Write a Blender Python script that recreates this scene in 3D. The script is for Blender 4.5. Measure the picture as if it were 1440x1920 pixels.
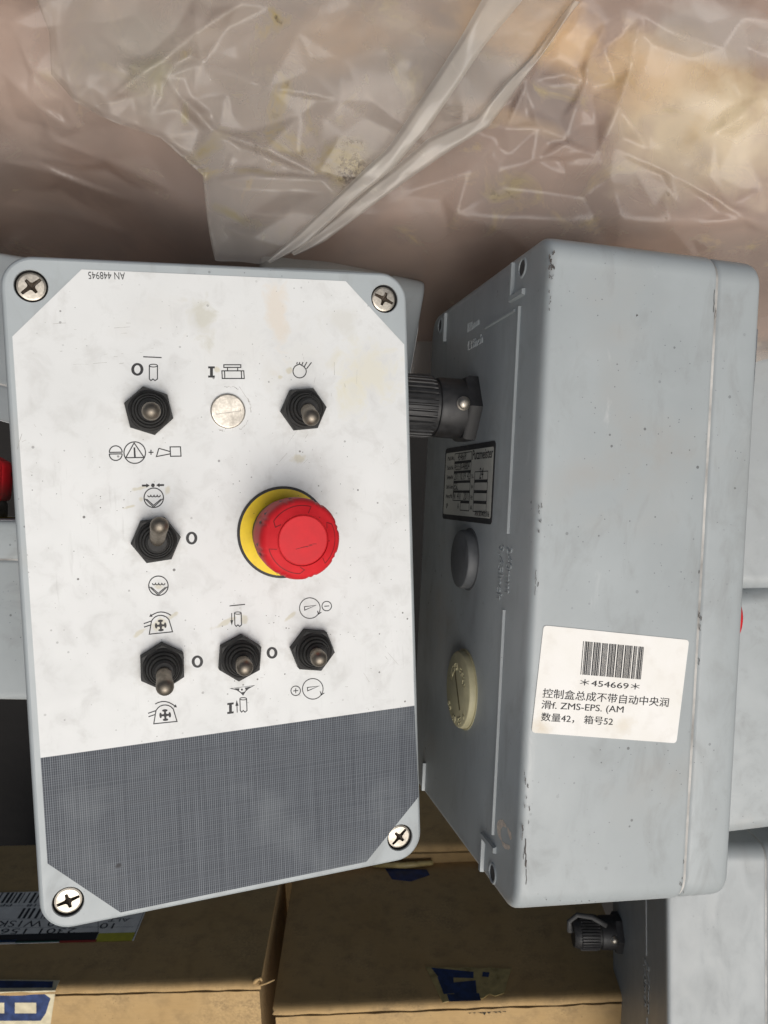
import bpy, bmesh, math, random
from mathutils import Matrix, Vector, Euler, noise
R = math.radians
SC = bpy.context.scene
for o in list(bpy.data.objects): bpy.data.objects.remove(o)
random.seed(7)
mm = 0.001

# ------------------------------------------------------------------ camera
FPX = 1520.08                       # focal length in pixels of the 1440 x 1920 photograph
cam_d = bpy.data.cameras.new('camera'); cam = bpy.data.objects.new('camera', cam_d)
SC.collection.objects.link(cam); SC.camera = cam
CAM = Matrix.Translation((0, 0, 1.2)) @ Matrix.Rotation(R(30), 4, 'X')
cam.matrix_world = CAM
cam_d.sensor_fit = 'VERTICAL'; cam_d.sensor_height = 36; cam_d.lens = FPX/1920*36
cam_d.clip_start = 0.01; cam_d.clip_end = 2000
cam_d.dof.use_dof = True; cam_d.dof.focus_distance = 0.33; cam_d.dof.aperture_fstop = 36

# ------------------------------------------------------------------ daylight
SUN_CAM = Vector((0.22, -0.44, 0.85)).normalized()          # towards the sun, camera axes
sd = (CAM.to_3x3() @ SUN_CAM).normalized()
el = math.asin(sd.z); az = math.atan2(sd.x, sd.y)
w = bpy.data.worlds.new('World'); SC.world = w; w.use_nodes = True
wn = w.node_tree; bg = wn.nodes['Background']
sky = wn.nodes.new('ShaderNodeTexSky'); sky.sky_type = 'NISHITA'; sky.sun_disc = False
sky.sun_elevation = el; sky.sun_rotation = az; sky.dust_density = 6; sky.ozone_density = 0.4; sky.air_density = 1.0
wn.links.new(sky.outputs[0], bg.inputs[0]); bg.inputs[1].default_value = 0.05
sl = bpy.data.lights.new('sun', 'SUN'); sl.energy = 3.3; sl.angle = R(56); sl.color = (.985, .985, .985)
so = bpy.data.objects.new('sun', sl); SC.collection.objects.link(so)
so.rotation_euler = sd.to_track_quat('Z', 'Y').to_euler()
vs = SC.view_settings
vs.view_transform = 'Standard'; vs.look = 'None'; vs.gamma = 1; vs.use_curve_mapping = False
vs.exposure = -0.19
SC.cycles.max_bounces = 10; SC.cycles.transparent_max_bounces = 16
SC.cycles.use_denoising = True

# ------------------------------------------------------------------ mesh helpers
C = SC.collection
class MB:
    def __init__(s): s.v = []; s.f = []; s.m = []
    def add(s, vs, fs, mi=0):
        b = len(s.v); s.v += [tuple(p) for p in vs]; s.f += [[i+b for i in f] for f in fs]; s.m += [mi]*len(fs)
        return s
    def loops(s, ls, cap0=True, cap1=True, mi=0, close=True):
        n = len(ls[0]); vs = [p for l in ls for p in l]; fs = []
        for k in range(len(ls)-1):
            for i in range(n if close else n-1):
                j = (i+1) % n
                fs.append([k*n+i, k*n+j, (k+1)*n+j, (k+1)*n+i])
        if cap0: fs.append(list(range(n))[::-1])
        if cap1: fs.append([(len(ls)-1)*n+i for i in range(n)])
        return s.add(vs, fs, mi)
    def lathe(s, prof, n=32, mod=None, mi=0, cap0=False, cap1=True, c=(0, 0)):
        ls = []
        for k, (r, z) in enumerate(prof):
            ls.append([(c[0]+(r*(mod(k, 2*math.pi*i/n) if mod else 1))*math.cos(2*math.pi*i/n),
                        c[1]+(r*(mod(k, 2*math.pi*i/n) if mod else 1))*math.sin(2*math.pi*i/n), z) for i in range(n)])
        return s.loops(ls, cap0, cap1, mi)
    def poly(s, pts, z=0, mi=0):
        return s.add([(p[0], p[1], z) for p in pts], [list(range(len(pts)))], mi)
    def box(s, x0, x1, y0, y1, z0, z1, mi=0):
        return s.loops([[(x0, y0, z0), (x1, y0, z0), (x1, y1, z0), (x0, y1, z0)], [(x0, y0, z1), (x1, y0, z1), (x1, y1, z1), (x0, y1, z1)]], mi=mi)
    def stroke(s, pts, wd, z=0, closed=False, h=0, mi=0):
        """flat band of width wd along a 2-D polyline; h > 0 makes it a raised bar"""
        P = [Vector(p[:2]) for p in pts]; n = len(P); L = []; Rr = []
        for i in range(n):
            a = P[i-1] if (i > 0 or closed) else None; b = P[(i+1) % n] if (i < n-1 or closed) else None
            d0 = (P[i]-a).normalized() if a is not None and (P[i]-a).length > 1e-9 else None
            d1 = (b-P[i]).normalized() if b is not None and (b-P[i]).length > 1e-9 else None
            d0 = d0 or d1; d1 = d1 or d0
            n0 = Vector((-d0.y, d0.x)); n1 = Vector((-d1.y, d1.x)); m = n0+n1
            m = n0 if m.length < 1e-6 else m.normalized(); k = min(1/max(m.dot(n0), .35), 2.2)
            L.append(P[i]+m*(wd/2*k)); Rr.append(P[i]-m*(wd/2*k))
        rng = range(n if closed else n-1)
        if h <= 0:
            vs = [(p.x, p.y, z) for p in L]+[(p.x, p.y, z) for p in Rr]
            return s.add(vs, [[n+i, n+(i+1) % n, (i+1) % n, i] for i in rng], mi)
        sh = .3
        li = [L[i].lerp(Rr[i], sh*.5) for i in range(n)]; ri = [Rr[i].lerp(L[i], sh*.5) for i in range(n)]
        vs = [(p.x, p.y, z) for p in L]+[(p.x, p.y, z+h) for p in li]+[(p.x, p.y, z+h) for p in ri]+[(p.x, p.y, z) for p in Rr]
        fs = []
        for i in rng:
            j = (i+1) % n
            for q in range(3): fs.append([(q+1)*n+i, (q+1)*n+j, q*n+j, q*n+i])
        if not closed:
            fs += [[0, n, 2*n, 3*n], [4*n-1, 3*n-1, 2*n-1, n-1]]
        return s.add(vs, fs, mi)
    def tube(s, pts, rad, n=8, mi=0):
        P = [Vector(p) for p in pts]; ls = []
        for i, p in enumerate(P):
            d = (P[min(i+1, len(P)-1)]-P[max(i-1, 0)]).normalized()
            a = d.orthogonal().normalized() if i == 0 else (a-d*a.dot(d)).normalized()
            b = d.cross(a); r = rad[i] if isinstance(rad, (list, tuple)) else rad
            ls.append([p+(a*math.cos(2*math.pi*k/n)+b*math.sin(2*math.pi*k/n))*r for k in range(n)])
        return s.loops(ls, mi=mi)
    def build(s, name, mats, parent=None, smooth=False, mat4=None, scale=mm, bevel=None):
        me = bpy.data.meshes.new(name)
        me.from_pydata([(p[0]*scale, p[1]*scale, p[2]*scale) for p in s.v], [], s.f)
        for m_ in (mats if isinstance(mats, (list, tuple)) else [mats]): me.materials.append(m_)
        for p, mi in zip(me.polygons, s.m): p.material_index = mi; p.use_smooth = bool(smooth)
        bm = bmesh.new(); bm.from_mesh(me); bmesh.ops.recalc_face_normals(bm, faces=bm.faces); bm.to_mesh(me); bm.free()
        if smooth and smooth is not True: me.set_sharp_from_angle(angle=R(smooth))
        o = bpy.data.objects.new(name, me); C.objects.link(o)
        if parent: o.parent = parent
        if mat4 is not None: o.matrix_local = mat4
        if bevel:
            b = o.modifiers.new('bevel', 'BEVEL'); b.width = bevel*mm; b.segments = 2; b.limit_method = 'ANGLE'
        return o
def share(o, parent, mat4=None):
    c = o.copy(); C.objects.link(c); c.parent = parent
    if mat4 is not None: c.matrix_local = mat4
    return c
def empty(name, m4, label=None, cat=None, group=None):
    o = bpy.data.objects.new(name, None); C.objects.link(o); o.matrix_world = m4; o.empty_display_size = .02
    tag(o, label, cat, group); return o
def tag(o, label=None, cat=None, group=None, kind=None):
    if label: o['label'] = label
    if cat: o['category'] = cat
    if group: o['group'] = group
    if kind: o['kind'] = kind
    return o
def rrect(w_, h_, r, seg=6, cx=0, cy=0):
    p = []
    for sx, sy, a0 in ((1, 1, 0), (-1, 1, 90), (-1, -1, 180), (1, -1, 270)):
        for k in range(seg+1):
            a = R(a0+90*k/seg); p.append((cx+sx*(w_/2-r)+r*math.cos(a), cy+sy*(h_/2-r)+r*math.sin(a)))
    return p
def circ(c, r, n=28, a0=0, a1=360, ry=None):
    full = abs(a1-a0) >= 360
    return [(c[0]+r*math.cos(R(a0+(a1-a0)*k/(n if full else n-1))), c[1]+(ry or r)*math.sin(R(a0+(a1-a0)*k/(n if full else n-1)))) for k in range(n)]
_txt = {}
def text_geo(sx):
    if sx in _txt: return _txt[sx]
    cu = bpy.data.curves.new('t', 'FONT'); cu.body = sx; cu.size = 1; cu.resolution_u = 3
    ob = bpy.data.objects.new('t', cu); C.objects.link(ob); bpy.context.view_layer.update()
    me = bpy.data.meshes.new_from_object(ob)
    vs = [tuple(v.co) for v in me.vertices]; fs = [list(p.vertices) for p in me.polygons]
    bpy.data.objects.remove(ob); bpy.data.curves.remove(cu); bpy.data.meshes.remove(me)
    _txt[sx] = (vs, fs); return vs, fs
def text(mb, sx, A, B, h, z=0, mi=0, base=None, ex=0, flip=1):
    """set text so that its box runs from A to B (base line, 2-D) and is h high"""
    vs, fs = text_geo(sx)
    x0 = min(v[0] for v in vs); x1 = max(v[0] for v in vs); y0 = 0 if base is None else base; y1 = max(v[1] for v in vs)
    A = Vector(A[:2]); B = Vector(B[:2]); u = (B-A); L = u.length; u = u/L; v_ = Vector((-u.y, u.x))*flip
    top = [(A+u*((p[0]-x0)/(x1-x0)*L)+v_*((p[1]-y0)/(y1-y0)*h)) for p in vs]
    mb.add([(p.x, p.y, z+ex) for p in top], fs, mi)
    if ex > 0:                                                   # side walls for raised letters
        cnt = {}
        for f in fs:
            for i in range(len(f)):
                e = (f[i], f[(i+1) % len(f)]); cnt[tuple(sorted(e))] = cnt.get(tuple(sorted(e)), 0)+1
        b = len(mb.v); mb.v += [(p.x, p.y, z) for p in top]+[(p.x, p.y, z+ex) for p in top]; n = len(top)
        for (i, j), c_ in cnt.items():
            if c_ == 1: mb.f.append([b+i, b+j, b+n+j, b+n+i]); mb.m.append(mi)
    return mb

# ------------------------------------------------------------------ material helpers
class NT:
    def __init__(s, name):
        s.mat = bpy.data.materials.new(name); s.mat.use_nodes = True; s.t = s.mat.node_tree
        s.b = s.t.nodes['Principled BSDF']; s.out = s.t.nodes['Material Output']
        s.co = s.n('TexCoord').outputs['Object']
    def n(s, kind, **kw):
        nd = s.t.nodes.new('ShaderNode'+kind)
        for k, v in kw.items():
            if k.startswith('i_'): nd.inputs[k[2:].replace('_', ' ')].default_value = v
            else: setattr(nd, k, v)
        return nd
    def l(s, a, b): s.t.links.new(a, b)
    def noise(s, scale, detail=4, rough=.55, vec=None, dist=0):
        nd = s.n('TexNoise'); nd.inputs['Scale'].default_value = scale; nd.inputs['Detail'].default_value = detail
        nd.inputs['Roughness'].default_value = rough; nd.inputs['Distortion'].default_value = dist
        s.l(vec or s.co, nd.inputs['Vector']); return nd.outputs['Fac']
    def vmap(s, scale=(1, 1, 1), loc=(0, 0, 0), rot=(0, 0, 0), tex=False, src=None):
        nd = s.n('Mapping'); nd.vector_type = 'TEXTURE' if tex else 'POINT'
        nd.inputs['Location'].default_value = loc; nd.inputs['Rotation'].default_value = rot; nd.inputs['Scale'].default_value = scale
        s.l(src or s.co, nd.inputs['Vector']); return nd.outputs[0]
    def rng(s, x, a, b, c=0, d=1):
        nd = s.n('MapRange'); s.l(x, nd.inputs[0])
        for i, q in enumerate((a, b, c, d)): nd.inputs[i+1].default_value = q
        return nd.outputs[0]
    def math(s, op, a, b=0.5, clamp=False):
        nd = s.n('Math', operation=op); nd.use_clamp = clamp
        for i, q in enumerate((a, b)):
            if isinstance(q, (int, float)): nd.inputs[i].default_value = q
            else: s.l(q, nd.inputs[i])
        return nd.outputs[0]
    def mix(s, fac, a, b, mode='MIX'):
        nd = s.n('Mix', data_type='RGBA', blend_type=mode)
        for i, q in ((0, fac), (6, a), (7, b)):
            if isinstance(q, (int, float)): nd.inputs[i].default_value = q
            elif isinstance(q, (tuple, list)): nd.inputs[i].default_value = (*q[:3], 1)
            else: s.l(q, nd.inputs[i])
        return nd.outputs[2]
    def blob(s, x, y, rx, ry, ang=0, nz=None, edge=.35, z=0, amt=.55):
        """soft-edged patch with a ragged border, centred at (x, y) mm on the object"""
        v = s.vmap((rx*mm, ry*mm, 60*mm), (x*mm, y*mm, z*mm), (0, 0, R(ang)), tex=True)
        ln = s.n('VectorMath', operation='LENGTH'); s.l(v, ln.inputs[0]); d = ln.outputs['Value']
        if nz is not None: d = s.math('ADD', d, s.math('MULTIPLY', s.math('SUBTRACT', nz, .5), amt*4))
        return s.rng(d, 1, 1-edge)
    def specks(s, scale, size, seed=0, dens=.5, low=None):
        v = s.n('TexVoronoi'); v.inputs['Scale'].default_value = scale; s.l(s.vmap(loc=(seed, seed*.7, seed*.3)), v.inputs['Vector'])
        wn_ = s.n('TexWhiteNoise'); s.l(v.outputs['Position'], wn_.inputs['Vector'])
        sz = s.math('MULTIPLY', s.rng(wn_.outputs['Value'], dens, 1, 0, 1), size)
        m_ = s.math('LESS_THAN', v.outputs['Distance'], sz)
        return s.math('MULTIPLY', m_, low) if low is not None else m_
    def bump(s, h, strength, dist=.0002, prev=None):
        b = s.n('Bump'); b.inputs['Strength'].default_value = strength; b.inputs['Distance'].default_value = dist
        s.l(h, b.inputs['Height'])
        if prev is not None: s.l(prev, b.inputs['Normal'])
        s.l(b.outputs[0], s.b.inputs['Normal']); return b.outputs[0]
    def fin(s, col, rough=.5, metal=0, spec=None):
        if isinstance(col, (tuple, list)): s.b.inputs['Base Color'].default_value = (*col[:3], 1)
        else: s.l(col, s.b.inputs['Base Color'])
        if isinstance(rough, (int, float)): s.b.inputs['Roughness'].default_value = rough
        else: s.l(rough, s.b.inputs['Roughness'])
        s.b.inputs['Metallic'].default_value = metal
        if spec is not None: s.b.inputs['Specular IOR Level'].default_value = spec
        return s.mat
def simple(name, col, rough=.5, metal=0, var=.12, nscale=120, bump=0):
    m_ = NT(name); n_ = m_.noise(nscale, 5)
    c = m_.mix(m_.rng(n_, .35, .7), tuple(x*(1-var) for x in col), tuple(min(1, x*(1+var)) for x in col))
    if bump: m_.bump(m_.noise(2200, 2), bump)
    return m_.fin(c, m_.rng(n_, .3, .7, rough*.85, rough*1.15), metal)
def grey_plastic(name, col, dirt=.5, seed=0, speck=.5):
    m_ = NT(name); co = m_.vmap(loc=(seed, seed*2, seed*.5))
    n1 = m_.noise(28, 5, .6, co); n2 = m_.noise(70, 7, .65, m_.vmap((1, .45, 1), (seed, 0, 0)), .6); n3 = m_.noise(12, 3, .5, co)
    c = m_.mix(m_.rng(n1, .3, .7), tuple(x*.93 for x in col), tuple(x*1.05 for x in col))
    c = m_.mix(m_.math('MULTIPLY', m_.rng(n2, .52, .74), .38*dirt), c, (.17, .165, .155))
    c = m_.mix(m_.math('MULTIPLY', m_.math('MULTIPLY', m_.rng(n2, .36, .25), m_.rng(n3, .4, .6)), .35*dirt), c, (.66, .67, .66))
    c = m_.mix(m_.math('MULTIPLY', m_.math('MULTIPLY', m_.rng(n3, .56, .72), m_.rng(n1, .42, .62)), .5*dirt), c, (.30, .25, .20))
    low = m_.rng(n3, .44, .62)
    sp = m_.math('ADD', m_.specks(190, .14, seed+1, .45, low), m_.specks(480, .15, seed+3, .5, low), True)
    c = m_.mix(m_.math('MULTIPLY', sp, .8*speck), c, (.05, .05, .05))
    m_.bump(m_.noise(3000, 2), .10, .0001)
    return m_.fin(c, m_.rng(n2, .3, .7, .36, .55))
GREY = grey_plastic('grey plastic', (.345, .378, .392), .8, 0, .8)
GREY_B = grey_plastic('grey plastic worn', (.335, .365, .375), .85, 5, .8)
GREY_C = grey_plastic('grey plastic clean', (.315, .34, .35), .45, 11, .3)
INK = simple('black print', (.018, .018, .02), .6)
RUB = simple('black rubber', (.012, .0115, .011), .62, var=.35, nscale=300)
BLKP = simple('black plastic', (.022, .022, .023), .50, var=.3, nscale=260, bump=.1)
def metal(name, col, rough, sc=900):
    m_ = NT(name); n_ = m_.noise(sc, 5); g = m_.noise(150, 4)
    c = m_.mix(m_.rng(n_, .4, .7), tuple(x*.72 for x in col), col); c = m_.mix(m_.math('MULTIPLY', m_.rng(g, .5, .7), .55), c, tuple(x*.42 for x in col))
    m_.bump(n_, .12, .0001); return m_.fin(c, m_.rng(g, .3, .7, rough, rough+.18), 1)
STEEL = metal('zinc screw steel', (.64, .59, .51), .38)
NICKEL = metal('worn nickel lever', (.33, .29, .24), .42, 500)
BRASS = metal('plug metal', (.70, .65, .57), .36)
DARKM = simple('dark screw recess', (.06, .045, .032), .6)  # dark brown tone for the recess faces of the screws
RED = None

# ------------------------------------------------------------------ poses measured from the photograph
def fl(Rm, t):                                   # x right / y down / z forward  ->  Blender camera axes
    F = Matrix(((1, 0, 0), (0, -1, 0), (0, 0, -1)))
    m_ = (F @ Matrix(Rm) @ F).to_4x4(); m_.translation = F @ Vector(t)*mm
    return m_
POSE_L = fl([[.9444, .029, -.3274], [-.0516, .9968, -.0604], [.3247, .0739, .9429]], (-61.7005, 30.9796, 331.2223))
RR = fl([[.9748, -.048, -.218], [.043, .9987, -.0272], [.219, .0171, .9756]], (0, 0, 0)).to_3x3()
BW, BH, BD, SEAM = 160., 260., 91., 19.5         # box: width, height, depth, lid height
SIDE_UP = Matrix(((0, 0, 1), (0, -1, 0), (1, 0, 0)))   # columns: box X towards camera, box Y down, lid to the right
END_UP = Matrix(((0, 0, 1), (1, 0, 0), (0, 1, 0)))
def cpt(x, y, z): return Vector(((x-720)/FPX*z, -(y-960)/FPX*z, -z))*mm      # pixel and distance (mm) -> point, camera axes
def pose(rot3, local, px, py, z):
    m_ = rot3.to_4x4(); m_.translation = cpt(px, py, z)-rot3 @ (Vector(local)*mm); return m_
t0 = Vector((55.8142, -24.5062, -304.2089))*mm   # near top corner line of the standing box, at mid length
POSE_R = (RR @ SIDE_UP).to_4x4(); POSE_R.translation = t0-(RR @ SIDE_UP) @ (Vector((80, 0, -BD))*mm)
def face(o, u, v, n):
    m_ = Matrix((u, v, n)).transposed().to_4x4(); m_.translation = Vector(o)*mm; return m_
FRONT = Matrix.Identity(4)
BACK = face((0, 0, -BD), (1, 0, 0), (0, -1, 0), (0, 0, -1))
SIDE = face((80, 0, -BD/2), (0, 0, 1), (0, -1, 0), (1, 0, 0))
def on(frame, x, y, h=0):
    """point of a flat face (mm, in its own axes) that the photograph shows at pixel x, y"""
    inv = frame.inverted(); o = inv @ Vector((0, 0, 0)); d = (inv.to_3x3() @ Vector(((x-720)/FPX, -(y-960)/FPX, -1)))
    s = (h*mm-o.z)/d.z; p = o+d*s
    return (p.x/mm, p.y/mm)

# ------------------------------------------------------------------ ground
gm = NT('dusty concrete'); gn = gm.noise(6, 8); gc = gm.mix(gn, (.018, .016, .014), (.04, .036, .032)); gm.bump(gm.noise(60, 8), .3, .003)
g = MB(); g.poly([(-6e4, -6e4), (6e4, -6e4), (6e4, 6e4), (-6e4, 6e4)])
tag(g.build('ground', gm.fin(gc, .9)), kind='structure')

# ------------------------------------------------------------------ control boxes: shared shell
HOLES = [(-69.3, 118.6), (69.3, 118.6), (69.3, -118.6), (-69.3, -118.6)]
HR = 6.1
def lid_mesh():
    mb = MB(); prof = [(1.2, -SEAM), (.3, -SEAM+.8), (0, -SEAM+2), (.1, -3.6), (.3, -1.9), (.75, -.8), (1.3, -.22), (1.9, 0)]
    ls = [[(p[0], p[1], z) for p in rrect(BW-2*i, BH-2*i, max(12-i, 3), 10)] for i, z in prof]
    mb.loops(ls, True, False)
    bm = bmesh.new(); rings = [[(p[0], p[1]) for p in ls[-1]]]+[circ(c, HR, 28) for c in HOLES]
    for rg in rings:
        vs = [bm.verts.new((p[0], p[1], 0)) for p in rg]
        for i in range(len(vs)): bm.edges.new((vs[i], vs[(i+1) % len(vs)]))
    bmesh.ops.triangle_fill(bm, edges=bm.edges[:], use_beauty=True); bm.verts.index_update()
    mb.add([v.co for v in bm.verts], [[v.index for v in f.verts] for f in bm.faces]); bm.free()
    for c in HOLES:                                               # screw wells
        mb.loops([[(p[0], p[1], 0) for p in circ(c, HR, 28)], [(p[0], p[1], -.5) for p in circ(c, HR-.25, 28)]], False, False)
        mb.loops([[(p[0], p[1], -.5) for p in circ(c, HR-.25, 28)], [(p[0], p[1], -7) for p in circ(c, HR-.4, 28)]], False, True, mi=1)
    return mb
def body_mesh():
    mb = MB(); prof = [(3.6, -BD), (2.2, -BD+.3), (1.2, -BD+.9), (.6, -BD+1.7), (.25, -BD+2.8), (.1, -BD+5), (0, -SEAM-2.2), (.2, -SEAM-1.1), (.9, -SEAM-.5), (1.6, -SEAM-.5)]
    mb.loops([[(p[0], p[1], z) for p in rrect(BW-2*i, BH-2*i, max(11-i, 3), 8)] for i, z in prof])
    return mb
def gasket_mesh():
    mb = MB(); mb.loops([[(p[0], p[1], z) for p in rrect(BW-1.5, BH-1.5, 11, 8)] for z in (-SEAM-.8, -SEAM+.4)]); return mb
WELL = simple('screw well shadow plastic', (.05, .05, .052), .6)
GASK = simple('pale gasket', (.42, .41, .39), .7, var=.4, nscale=60)
_shell = {}
def shell(root, mt, key):
    if key not in _shell:
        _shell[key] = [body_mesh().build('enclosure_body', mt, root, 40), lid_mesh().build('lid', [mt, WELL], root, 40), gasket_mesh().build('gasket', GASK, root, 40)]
        return _shell[key]
    return [share(o, root) for o in _shell[key]]

# ---- switch gear, shared by the boxes
def screw_mesh():
    mb = MB(); r = 5.35
    mb.lathe([(r, -4.2), (r, -2.3), (r-.25, -1.8), (r-.9, -1.55)], 40, cap1=False)
    rim = circ((0, 0), r-.9, 40)
    a, s1, s2, dd = .75, 2.9, r-1.0, 1.25
    cr = [(s2, -a*.75), (s2, a*.75), (dd, a), (a, dd), (a*.7, s1), (-a*.7, s1), (-a, dd), (-dd, a), (-s2, a*.75), (-s2, -a*.75), (-dd, -a), (-a, -dd), (-a*.7, -s1), (a*.7, -s1), (a, -dd), (dd, -a)]
    bm = bmesh.new()
    for rg in (rim, cr):
        vs = [bm.verts.new((p[0], p[1], -1.55+.25*(1-(p[0]**2+p[1]**2)/r**2))) for p in rg]
        for i in range(len(vs)): bm.edges.new((vs[i], vs[(i+1) % len(vs)]))
    bmesh.ops.triangle_fill(bm, edges=bm.edges[:], use_beauty=True); bm.verts.index_update()
    mb.add([v.co for v in bm.verts], [[v.index for v in f.verts] for f in bm.faces]); bm.free()
    zt = lambda p: -1.55+.25*(1-(p[0]**2+p[1]**2)/r**2)
    mb.loops([[(p[0], p[1], zt(p)) for p in cr], [(p[0]*.92, p[1]*.92, -2.5) for p in cr]], False, False, mi=1)
    mb.add([(p[0]*.92, p[1]*.92, -2.5) for p in cr]+[(0, 0, -4)], [[i, (i+1) % 16, 16] for i in range(16)], 1)
    return mb
def hexpts(r, a0, k=.0): return [(r*math.cos(R(a0+60*i+j*0)), r*math.sin(R(a0+60*i+j*0))) for i in range(6) for j in (0,)]
def boot_mesh(a0=0):
    mb = MB(); h0 = hexpts(9.5, a0)
    # hexagonal nut of the boot, then rings of the bellows
    mb.loops([[(x, y, 0.1) for x, y in h0], [(x, y, 3.6) for x, y in h0], [(x*.95, y*.95, 4.6) for x, y in h0]], False, True)
    mb.lathe([(7.9, 4.5), (7.6, 5.4), (7.0, 5.8), (6.6, 5.5), (6.4, 6.6), (5.9, 7.6), (5.5, 7.3), (5.3, 8.4), (4.9, 9.6), (4.5, 9.3), (4.2, 10.4), (3.5, 11.2)], 32, mi=0)
    return mb
def lever_mesh(tip):
    """metal bat lever from the boot to its round end"""
    a = Vector((0, 0, 8)); b = Vector(tip); pts = []; rad = []
    for t, r in ((0, 2.9), (.3, 2.95), (.6, 3.1), (.8, 3.35), (.87, 3.4)): pts.append(a.lerp(b, t)); rad.append(r)
    d = (b-a).normalized()
    for k in range(1, 6):
        q = R(90*k/5.2); pts.append(a.lerp(b, .87)+d*3.4*math.sin(q)); rad.append(max(3.4*math.cos(q), .25))
    return MB().tube(pts, rad, 20)

def red_mat():
    m_ = NT('red stop button plastic'); n_ = m_.noise(90, 6); c = m_.mix(m_.rng(n_, .35, .7), (.50, .012, .018), (.64, .022, .03))
    g_ = m_.n('NewGeometry'); sp = m_.specks(260, .16, 2, .6)
    sx = m_.n('SeparateXYZ'); m_.l(m_.co, sx.inputs[0])
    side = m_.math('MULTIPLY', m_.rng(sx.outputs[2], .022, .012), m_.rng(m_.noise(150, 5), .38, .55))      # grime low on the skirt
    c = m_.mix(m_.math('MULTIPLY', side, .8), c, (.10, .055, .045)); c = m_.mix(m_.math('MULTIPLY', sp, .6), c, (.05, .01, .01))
    return m_.fin(c, m_.rng(n_, .3, .7, .46, .62), 0, .3)
RED = red_mat()
def yellow_mat():
    m_ = NT('yellow stop plate'); n_ = m_.noise(200, 6); c = m_.mix(m_.rng(n_, .4, .7), (.82, .58, .008), (.70, .48, .012))
    c = m_.mix(m_.math('MULTIPLY', m_.specks(420, .17, 4, .5), .7), c, (.06, .05, .03)); return m_.fin(c, .5)
YEL = yellow_mat()
COLLAR = simple('dusty dark collar', (.075, .072, .062), .7, var=.5, nscale=500)
EH = 36.0                                                         # height of the stop button
def notch(k, a):
    d = (math.degrees(a)) % 45
    return 1-.030*(math.exp(-((d-11)/2.4)**2)+math.exp(-((d-19)/2.4)**2)) if k in (2, 3, 4, 5) else 1
_es = {}
def estop(root, x, y):
    m4 = Matrix.Translation((x*mm, y*mm, 0))
    if not _es:
        p = MB(); p.lathe([(19.1, .45), (19.1, .95)], 64, cap1=False, mi=1); p.loops([[(q[0], q[1], .95) for q in circ((0, 0), 19.1, 64)], [(q[0], q[1], .95) for q in circ((0, 0), 18.0, 64)]], False, False, mi=1)
        p.loops([[(q[0], q[1], .95) for q in circ((0, 0), 18.0, 64)], [(q[0], q[1], .95) for q in circ((0, 0), 8, 64)]], False, False, mi=0)
        plate = p.build('emergency_stop', [YEL, INK], root, 30, m4); plate['label'] = 'round yellow plate with black rim under the red stop button'
        c = MB(); c.lathe([(13.0, .96), (13.2, 2), (13.2, 8), (12.6, 9.5), (12.2, 14)], 56, cap1=False)
        col = c.build('collar', COLLAR, plate, 40)
        q = MB(); KR = 1.07; q.lathe([(r_*KR, z_) for r_, z_ in ((12.6, 10.5), (13.6, 11.6), (14.0, 14), (14.5, 22), (14.6, EH-6.2), (14.2, EH-4.4), (13.2, EH-3.0), (12.4, EH-2.5), (9.6, EH-.8), (9.2, EH-.5))], 144, notch, cap0=True, cap1=False)
        q.lathe([(r_*KR, z_) for r_, z_ in ((9.2, EH-.5), (9.0, EH-1.3), (8.8, EH-1.3), (8.7, EH-.35), (8.4, EH-.15), (0.01, EH))], 144)
        cap = q.build('cap', RED, plate, 30)
        ar = MB()
        zr = lambda r: EH-.8-(r/KR-9.6)/(12.4-9.6)*1.7+.12
        def rl(pl, w_):                                             # engraved line on the sloping ring
            P2 = [(r*math.cos(R(a)), r*math.sin(R(a))) for r, a in pl]; b_ = len(ar.v); ar.stroke(P2, w_, 0)
            for i in range(b_, len(ar.v)): x, y, _z = ar.v[i]; ar.v[i] = (x, y, zr(math.hypot(x, y)))
        for a0 in (-48, 72, 192):
            rl([(12.9, a0+k*6) for k in range(13)], .28); rl([(12.9, a0+72), (11.4, a0+80), (10.2, a0+70)], .28); rl([(12.9, a0), (10.3, a0+4)], .24)
        for x0, y0, x1, y1 in ((-3, -3.2, 3.4, -2.2), (-1, -2.8, 1.8, -2.6), (2.2, -2.0, 5, -1.7)):
            ar.stroke([(x0, y0), ((x0+x1)/2, (y0+y1)/2+.2), (x1, y1)], .16, EH+.05)
        arr = ar.build('turn_arrow', simple('dark red line', (.16, .008, .01), .6), plate)
        mk = MB()
        for a_ in (98, 112, 140, 154, 186, 200, 232, 246):                      # small dark arrow marks on the skirt
            r_ = 15.6
            mk.add([(r_*math.cos(R(a_+d)), r_*math.sin(R(a_+d)), z_) for d, z_ in ((-3.2, 27), (3.2, 27), (0, 23.5))], [[0, 1, 2]])
        mks = mk.build('skirt_mark', INK, plate)
        _es['o'] = (plate, col, cap, arr, mks); return plate
    pl = share(_es['o'][0], root, m4)
    for o in _es['o'][1:]: share(o, pl)
    return pl

# ================================================================== 1. the box lying face up
LF = POSE_L
box1 = empty('control_box', CAM @ POSE_L, 'grey control box lying face up, white switch panel with red stop button', 'control box', 'grey control boxes')
shell(box1, GREY, 'a')
P = lambda x, y, h=.3: on(LF, x, y, h)

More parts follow.
